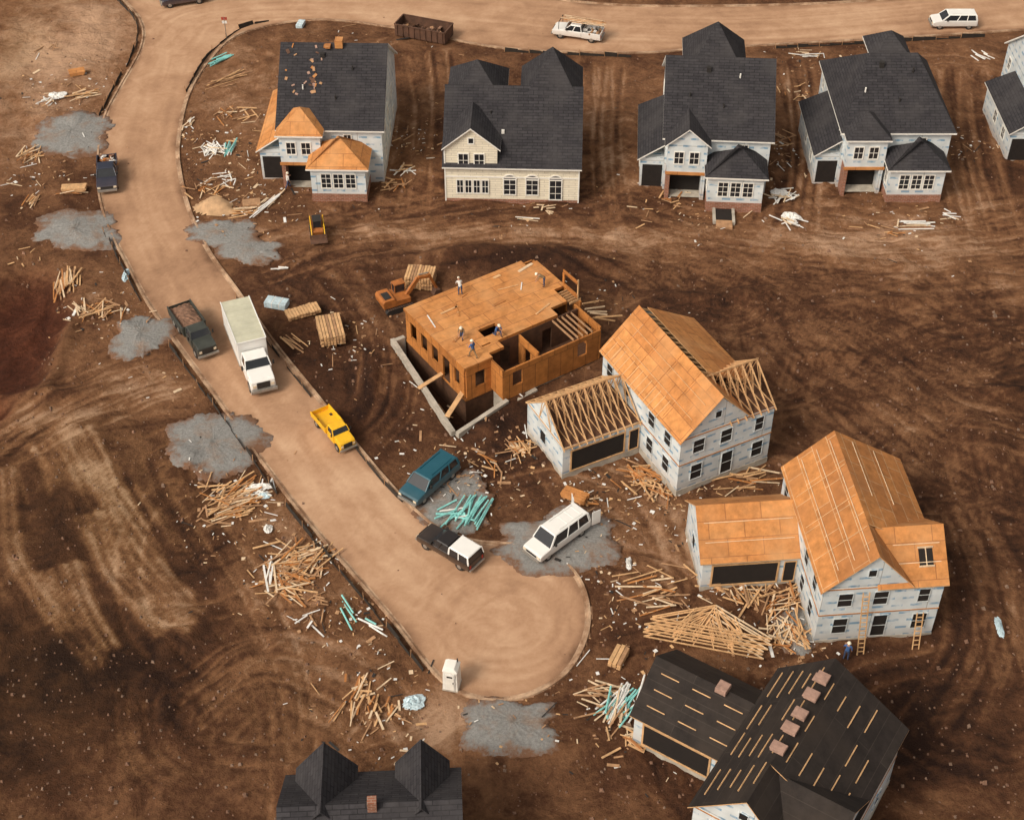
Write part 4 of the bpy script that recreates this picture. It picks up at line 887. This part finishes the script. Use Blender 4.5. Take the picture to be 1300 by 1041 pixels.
for a in [(83,358,34,3.2,100,.6,7,W_),(98,95,5,2.2,20,.4,15,['osb','lumber2']),(108,120,16,3.4,25,.6,12,W_),(62,130,16,1.2,40,.7,60,WW),(42,200,16,2.8,60,.7,30,W_),(95,246,12,2.2,0,.5,10,W_),(42,258,10,2.0,80,.4,6,W_),
 (130,398,26,2.4,60,.9,40,W_),(105,395,8,2.0,120,.5,20,['palelumber']),(300,628,44,3.2,40,1.0,28,W_),(293,650,22,2.8,20,.7,12,W_),(330,622,10,1.6,10,.5,50,WW),(375,712,56,3.6,35,1.2,28,W_),(368,742,36,3.0,-20,.9,24,W_),(345,730,8,2.8,100,.4,8,WW),(405,762,6,1.2,20,.4,40,['osb','lumber2']),
 (660,568,26,1.9,-30,.5,40,W_),(818,605,34,2.6,-35,1.0,30,['osb','lumber','osb2','lumber2']),(945,607,20,2.6,10,1.0,20,W_),(838,625,16,1.7,70,.6,50,W_),(990,765,32,2.6,50,1.3,50,W_),(945,760,16,2.2,110,.7,30,W_),(1000,808,40,2.3,-60,1.0,50,['lumber','palelumber','osb2']),
 (830,752,16,3.6,10,1.2,22,W_),(790,905,12,2.5,60,.6,16,['palelumber','lumber2']),(805,945,18,1.6,0,1.0,60,W_),(905,735,16,2.4,-10,.9,30,W_),(760,880,12,2.8,-10,.7,18,['lumber2','palelumber']),(750,640,7,1.2,10,.7,60,W_),
 (340,262,8,4.8,62,.5,6,['palelumber','scrapwhite']),(290,105,14,5.0,35,.7,10,['lumber2','lumber']),(312,272,12,2.4,0,.5,12,W_),(258,242,16,1.8,10,.9,50,W_),(240,160,8,1.4,60,.5,50,WW),(270,190,20,2.2,90,.7,40,WW),(300,150,14,2.4,40,1.2,60,W_),(285,230,12,1.6,10,1.0,60,WW),
 (990,250,24,2.0,60,.7,50,WW),(1003,280,18,1.7,-40,.6,30,WW),(1165,285,9,3.4,-2,.5,5,WW),(1205,272,4,2.2,-25,.4,10,WW),(670,280,3,2.4,-6,.1,3,WW),(695,268,8,.9,0,.6,60,['palelumber']),
 (985,175,16,2.2,30,1.0,40,W_),(1010,120,10,1.6,60,1.0,50,W_),(515,215,12,1.6,60,.8,50,WW+['lumber']),(500,235,12,1.8,20,.8,50,W_),(620,590,6,2.2,-30,.6,30,W_),(455,875,8,2.4,80,.4,10,W_),(440,905,6,2.2,80,.4,10,W_),(490,905,14,1.6,90,.8,30,W_),
 (1030,72,9,2.6,0,.7,12,WW),(1245,74,8,2.2,-60,.5,16,WW),(860,255,9,1.5,20,1.0,50,W_),(1130,290,8,1.5,20,1.3,50,W_),(820,270,6,1.4,20,1.3,50,W_),(60,60,5,2,30,1.2,60,['lumber2']),(30,330,5,1.6,30,1.0,60,W_),
 (470,890,8,1.4,20,.9,50,W_),(395,790,6,2.0,50,.9,50,['lumber2','scrapwhite']),(265,660,6,1.5,50,.9,50,['lumber2']),(1020,640,6,1.6,30,.6,50,W_),(375,435,6,3.4,-45,.4,5,['lumber','lumber2']),(420,640,5,1.6,20,.8,60,WW),(560,500,6,2.0,-30,.6,30,W_)]:
    pile('scrap_lumber_pile' if a[7] is not WW else 'white_trim_pile',*a)
for a in [(283,75,9,3.6,45,.35,4,['teal']),(602,650,14,3.8,68,.5,7,['teal']),(445,775,3,3.0,-60,.5,6,['teal']),(470,798,3,2.2,-40,.4,10,['scrapwhite','teal']),(290,188,10,2.6,85,.4,6,['scrapwhite','teal']),(270,188,7,2.2,60,.35,40,['scrapwhite']),
 (790,893,26,3.4,60,.65,14,['scrapwhite','teal','scrapwhite']),(572,655,10,2.6,20,.6,20,['scrapwhite','teal']),(357,340,3,2.6,5,.2,10,['scrapwhite'])]:
    pile('pvc_pipe_bundle',*a,pipe=True,r=.065,hmax=.35)
def stack(name,u,v,Lx,Ly,n,ang,mat,gaps=True,h=.12):
    x,y=G(u,v); mb=MB(); z0=0
    for s in (-.35,.35): mb.box(-.05+s*Lx-.05,-Ly/2,0,s*Lx+.05,Ly/2,.12,'lumber2')
    m=max(2,int(Ly/.24)) if gaps else 1
    for l in range(n):
        for i in range(m):
            y0=-Ly/2+Ly*i/m; mb.box(-Lx/2+U(-.07,.07),y0+.015,.12+l*h,Lx/2+U(-.07,.07),y0+Ly/m-.03*(gaps),.12+l*h+h*.88,mat if R()<.8 else 'lumber2')
    mb.obj(name,loc=(x,y,max(hz(x,y),0)),rot=math.radians(ang))
stack('lumber_stack',385,399,1.2,2.8,3,-65,'lumber'); stack('lumber_stack',420,425,3.0,2.0,7,104,'lumber'); stack('lumber_crate',534,360,2.0,2.4,9,82,'lumber'); stack('lumber_stack',730,632,1.8,1.0,3,-28,'osb')
stack('lumber_stack',785,838,1.6,.9,4,65,'lumber'); stack('plywood_stack',98,95,1.5,1.0,3,20,'osb',False); stack('lumber_stack',95,243,2.2,.9,3,5,'lumber'); stack('plywood_stack',320,262,1.6,1.0,2,10,'osb',False)
def wrapped(u,v,ang,k=1):
    x,y=G(u,v); b=MB(); b.box(-1.1,-.6,.15,1.1,.6,.8,'plasticblue'); b.box(-.35,-.62,.14,-.25,.62,.83,'scrapwhite'); b.box(.4,-.62,.14,.5,.62,.83,'scrapwhite'); b.box(-1,-.5,0,-.8,.5,.15,'lumber2'); b.box(.8,-.5,0,1,.5,.15,'lumber2')
    o=b.obj('wrapped_pallet',bevel=.05,loc=(x,y,hz(x,y)),rot=math.radians(ang)); o.scale=(k,k,k)
wrapped(352,390,-15,.85); wrapped(382,34,80,.6)
def sheet(u,v,rx,ry,mat,name='plastic_sheet'):
    x,y=G(u,v); mb=MB(); k=mb.mi(mat); n=14; sd=U(0,50)
    for i in range(n+1):
        for j in range(n+1):
            a=i/n*2-1;b=j/n*2-1; w=1+.5*float(fbm(np.array(a*1.5+sd),np.array(b*1.5),3,2))
            px=x+a*rx*w;py=y+b*ry*w; mb.v.append((px,py,max(hz(px,py),0)+.05+.3*max(0,1-a*a-b*b)*(R() if mat!='sand' else 1.6)))
    for i in range(n):
        for j in range(n):
            if ((i/n*2-1)**2+(j/n*2-1)**2)<1.1: a=i*(n+1)+j; mb.f.append((a,a+1,a+n+2,a+n+1)); mb.m.append(k)
    mb.obj(name,smooth=(mat=='sand'))
sheet(525,892,.7,.6,'plasticblue'); sheet(330,618,.9,.3,'scrapwhite'); sheet(335,630,.5,.3,'plasticblue'); sheet(1267,800,.25,.8,'plasticblue'); sheet(72,122,.9,.7,'scrapwhite'); sheet(988,245,.8,.5,'scrapwhite'); sheet(1003,275,.8,.6,'scrapwhite'); sheet(798,716,.2,.6,'scrapwhite'); sheet(160,350,.3,.9,'plasticblue'); sheet(340,672,.3,.4,'scrapwhite'); sheet(272,267,1.9,1.1,'sand','sand_pile')
def truss_stack():
    x,y=G(893,826); e=empty('roof_truss_stack',(x,y,max(hz(x,y),0)+.15),math.radians(-14)); mb=MB()
    for i in range(8):
        oy=i*.17+U(-.06,.06); z=.1+i*.09; ox_=U(-.35,.35)
        def P(a,b): return (ox_+a,oy+b*.93,z+b*.25)
        mb.beam(P(-3.9,0),P(3.9,0),.08,.07,'lumber'); mb.beam(P(-3.9,0),P(0,1.7),.08,.07,'lumber'); mb.beam(P(3.9,0),P(0,1.7),.08,.07,'palelumber')
        for a,b in ((-2,-1.3),(-2,-.2),(-.7,0.0),(.7,0.0),(2,.2),(2,1.3)): mb.beam(P(a,0),P(b,1.7*(1-abs(b)/3.9)),.06,.06,'lumber')
    mb.obj('trusses',e)
truss_stack()
# ---------------------------------------------------------------- scattered debris and stones
mb=MB(); spots=[(430,230,5,70),(650,272,5,30),(880,270,5,60),(1140,275,5,60),(270,180,6,170),(300,240,5,90),(340,260,5,80),(90,110,6,110),(60,220,5,70),(130,390,4,70),(310,640,5,140),(380,730,5,140),(460,790,3,60),(620,600,4,100),(690,560,4,70),(770,620,5,120),(840,640,4,120),(920,660,4,80),(960,770,4,140),(1010,830,3,80),(820,880,5,130),(800,760,4,90),(560,520,5,50),(450,430,4,80),(980,200,4,90),(520,180,4,90),(480,900,4,100),(1230,190,3,40),(570,600,3,60),(1040,90,5,60),(640,900,5,30),(720,740,4,30),(480,60,8,50),(770,400,4,60),(400,600,5,40),(250,480,5,40)]
for u,v,sp,n in spots:
    x0,y0=G(u,v)
    for i in range(n):
        x=x0+random.gauss(0,sp*.55);y=y0+random.gauss(0,sp*.55); z=hz(x,y)
        if z<-1 or (z==.02 and R()<.93): continue
        z=max(hp(x,y),-.5)+.02; a=U(0,3.14); l=U(.06,.35)*(1 if R()<.85 else 4.5); w_=U(.04,.09) if R()<.82 else U(.12,.28)
        mb.obox((x,y,z),(math.cos(a),math.sin(a),U(-.1,.1)),(0,0,1),(-math.sin(a),math.cos(a),0),l,.03,w_,random.choice(['palelumber','lumber','lumber2','scrapwhite','lumber2','lumber2','scrapwhite','chassis']))
mb.obj('scattered_debris')
M['stone']=simple('stone',(.20,.13,.09),.95,.4,2)
mb=MB()
for i in range(5200):
    u,v=U(0,1300),U(20,1041); x,y=G(u,v); z=hz(x,y)
    if z<-1 or (z==.02 and R()<.95): continue
    r=abs(random.gauss(.02,.05))+.025; r=min(r,.24); 
    p=[(x+r*U(-1.1,-.6),y+r*U(-1.1,-.6),z-.05),(x+r*U(.6,1.1),y+r*U(-1.1,-.6),z-.05),(x+r*U(.6,1.1),y+r*U(.6,1.1),z-.05),(x+r*U(-1.1,-.6),y+r*U(.6,1.1),z-.05)]
    q=[(x+r*U(-.6,-.2),y+r*U(-.6,-.2),z+r*U(.5,1)),(x+r*U(.2,.6),y+r*U(-.6,-.2),z+r*U(.5,1)),(x+r*U(.2,.6),y+r*U(.2,.6),z+r*U(.5,1)),(x+r*U(-.6,-.2),y+r*U(.2,.6),z+r*U(.5,1))]
    mb.hexa(p+q,'stone' if R()<.35 else 'load')
mb.obj('scattered_stones')
# ---------------------------------------------------------------- workers
def worker(loc,rot,shirt,pants,pose='stand',hat='hat'):
    V=[];E=[];Rr=[];tag=[]
    def nd(p,r,par=None,t=None):
        V.append(Vector(p));Rr.append(r)
        if par is not None: E.append((par,len(V)-1)); tag.append(t)
        return len(V)-1
    bend={'stand':0,'bend':1.1,'kneel':.5,'walk':.1}[pose]
    hipz={'stand':.93,'bend':.88,'kneel':.52,'walk':.91}[pose]
    cb,sb=math.cos(bend),math.sin(bend)
    def sp(h,x=0,y=0): return (h*sb+y*cb, x, hipz+h*cb-y*sb)
    pel=nd((0,0,hipz),.14); w=nd(sp(.18),.125,pel,shirt); ch=nd(sp(.38),.15,w,shirt); nk=nd(sp(.53),.06,ch,'skin'); hd0=nd(sp(.62),.07,nk,'skin')
    for s in (-1,1):
        hp_=nd((0,s*.1,hipz-.06),.10,pel,pants)
        if pose=='kneel': kn=nd((.40 if s>0 else .1,s*.13,.50 if s>0 else .08),.065,hp_,pants); an=nd((.42 if s>0 else -.33,s*.13,.09),.045,kn,pants); 
        elif pose=='walk': kn=nd((.18*s+.05,s*.1,.48),.065,hp_,pants); an=nd((.32*s-.05,s*.1,.1),.045,kn,pants)
        else: kn=nd((.03,s*.12,.49),.065,hp_,pants); an=nd((-.02,s*.13,.09),.045,kn,pants)
        a=V[an]; nd((a.x+.17,a.y+s*.02,max(.04,a.z-.05)),.04,an,'boot')
        sh=nd(sp(.47,s*.19),.065,ch,shirt)
        S=V[sh]
        if pose in('bend','kneel'): el=(S.x+.1,s*.24,S.z-.26); wr=(S.x+.22,s*.18,S.z-.47)
        elif s>0: el=(S.x+.08,s*.28,S.z-.26); wr=(S.x+.27,s*.2,S.z-.22)
        else: el=(S.x-.02,s*.27,S.z-.28); wr=(S.x+.08,s*.26,S.z-.52)
        e_=nd(el,.045,sh,shirt); w_=nd(wr,.03,e_,'skin'); d=(Vector(wr)-Vector(el)).normalized(); pm=nd(tuple(Vector(wr)+d*.07),.032,w_,'skin')
        side=Vector((0,1,0)) if abs(d.y)<.8 else Vector((1,0,0)); side=(side-d*side.dot(d)).normalized(); cv=d.cross(side)
        for k,(o,l) in enumerate(((-.027,.07),(-.009,.08),(.009,.075),(.027,.058))):
            b=nd(tuple(Vector(wr)+d*.105+side*o),.010,pm,'skin'); m=nd(tuple(V[b]+d*l*.5+cv*.008),.009,b,'skin'); nd(tuple(V[m]+d*l*.4+cv*.025),.008,m,'skin')
        t=nd(tuple(Vector(wr)+d*.05+side*-.04+cv*.01),.011,w_,'skin'); nd(tuple(V[t]+d*.045+side*-.012+cv*.015),.009,t,'skin')
    me=bpy.data.meshes.new('b'); me.from_pydata(V,E,[]); o=bpy.data.objects.new('construction_worker_tmp',me); bpy.context.scene.collection.objects.link(o)
    sk=o.modifiers.new('s','SKIN'); 
    for i,r in enumerate(Rr): me.skin_vertices[0].data[i].radius=(r,r*.85 if r>.1 else r)
    me.skin_vertices[0].data[0].use_root=True; sk.use_smooth_shade=True
    ss=o.modifiers.new('u','SUBSURF'); ss.levels=1; ss.render_levels=1
    dg=bpy.context.evaluated_depsgraph_get(); m2=bpy.data.meshes.new_from_object(o.evaluated_get(dg)); bpy.data.objects.remove(o)
    mats=[shirt,pants,'skin','boot']; m2.materials.clear()
    for k in mats: m2.materials.append(M[k])
    for p in m2.polygons:
        best=9;bt=shirt
        for (a,b),t in zip(E,tag):
            A=V[a];B=V[b]; ab=B-A; tt=max(0,min(1,(p.center-A).dot(ab)/max(ab.length_squared,1e-9))); dd=(p.center-A-ab*tt).length-.5*Rr[b]
            if dd<best: best=dd;bt=t
        p.material_index=mats.index(bt)
    e=empty('construction_worker',loc,rot); bo=bpy.data.objects.new('body',m2); bpy.context.scene.collection.objects.link(bo); bo.parent=e
    hc=Vector(sp(.70,0,.01)); bm=bmesh.new(); bmesh.ops.create_uvsphere(bm,u_segments=16,v_segments=12,radius=.1)
    for v in bm.verts:
        v.co.x*=.98; v.co.y*=.80; v.co.z*=1.18
        if v.co.z<-.03: v.co.y*=.85
        if v.co.x>.07 and abs(v.co.y)<.02 and abs(v.co.z)<.04: v.co.x+=.025
    for s in (-1,1): bmesh.ops.create_uvsphere(bm,u_segments=6,v_segments=4,radius=.022,matrix=Matrix.Translation((0,s*.082,0)))
    hm=bpy.data.meshes.new('head'); bm.to_mesh(hm); bm.free(); hm.materials.append(M['skin'])
    ho=bpy.data.objects.new('head',hm); bpy.context.scene.collection.objects.link(ho); ho.parent=e; ho.location=hc; ho.rotation_euler=(0,bend*.7,0)
    f=MB()
    for s in (-1,1): f.cyl((.083,s*.032,.015),(.093,s*.032,.015),.012,.01,8,'chassis')
    f.box(.085,-.025,-.055,.094,.025,-.045,'shirtr'); fo=f.obj('face',e); fo.location=hc; fo.rotation_euler=(0,bend*.7,0)
    h=MB(); n=14; hk=h.mi(hat)
    rings=[(.145,.03),(.12,.035),(.115,.08),(.09,.125),(.04,.15)]
    for r,z in rings:
        for i in range(n): a=2*math.pi*i/n; h.v.append((r*math.cos(a)*(1.12 if r>.14 and math.cos(a)>0 else 1),r*math.sin(a)*.9,z))
    for k in range(len(rings)-1):
        for i in range(n): j=(i+1)%n; h.f.append((k*n+i,k*n+j,(k+1)*n+j,(k+1)*n+i)); h.m.append(hk)
    h.f.append(tuple(range(4*n,5*n))); h.m.append(hk); h_=h.obj('hard_hat',e,smooth=True); h_.location=hc; h_.rotation_euler=(0,bend*.7,0)
for x,y,a,sh,pa,po in [(4.6,7.8,1.2,'shirtw','denim','bend'),(10.8,5.0,2.5,'khaki','denim','bend'),(4.2,2.0,-1.5,'shirtb','denim','kneel'),(1.2,.7,1.9,'shirtb','khaki','walk'),(1.9,3.3,3.9,'khaki','denim','kneel')]:
    worker(deck_world(x,y,3.365),PR+a,sh,pa,po)
for u,v,a,sh,pa,po in [(1073,838,1.2,'shirtb','denim','stand'),(366,240,.6,'shirtw','denim','walk')]:
    x,y=G(u,v); worker((x,y,max(hz(x,y),0)),a,sh,pa,po)
# ---------------------------------------------------------------- light, sky, camera
sc=bpy.context.scene
w=bpy.data.worlds.new('World'); sc.world=w; w.use_nodes=True; nt=w.node_tree
sd=Vector((-.60,-.52,.78)).normalized(); el=math.asin(sd.z); az=math.atan2(sd.x,sd.y)
sky=nt.nodes.new('ShaderNodeTexSky'); sky.sky_type='NISHITA'; sky.sun_disc=False; sky.sun_elevation=el; sky.sun_rotation=az; sky.dust_density=6; sky.air_density=1.0
hs=nt.nodes.new('ShaderNodeHueSaturation'); hs.inputs['Saturation'].default_value=.15; nt.links.new(sky.outputs[0],hs.inputs['Color'])
wm=nt.nodes.new('ShaderNodeMix'); wm.data_type='RGBA'; wm.blend_type='MULTIPLY'; wm.inputs[0].default_value=1; nt.links.new(hs.outputs[0],wm.inputs[6]); wm.inputs[7].default_value=(1.0,.93,.85,1)
bg=nt.nodes['Background']; bg.inputs[1].default_value=.145; nt.links.new(wm.outputs[2],bg.inputs[0])
sl=bpy.data.lights.new('sun','SUN'); sl.energy=1.5; sl.angle=math.radians(16); sl.color=(1,.87,.70)
so=bpy.data.objects.new('sun',sl); sc.collection.objects.link(so); so.rotation_euler=sd.to_track_quat('Z','Y').to_euler(); so.location=(0,0,100)
cam=bpy.data.cameras.new('camera'); co=bpy.data.objects.new('camera',cam); sc.collection.objects.link(co)
co.location=(0,-DC,HC); co.rotation_euler=(math.radians(90)-TH,0,0); cam.lens=36*FP/1300; cam.sensor_width=36; cam.clip_end=9000; cam.clip_start=1
sc.camera=co
sc.view_settings.view_transform='Standard'; sc.view_settings.look='None'; sc.view_settings.exposure=0
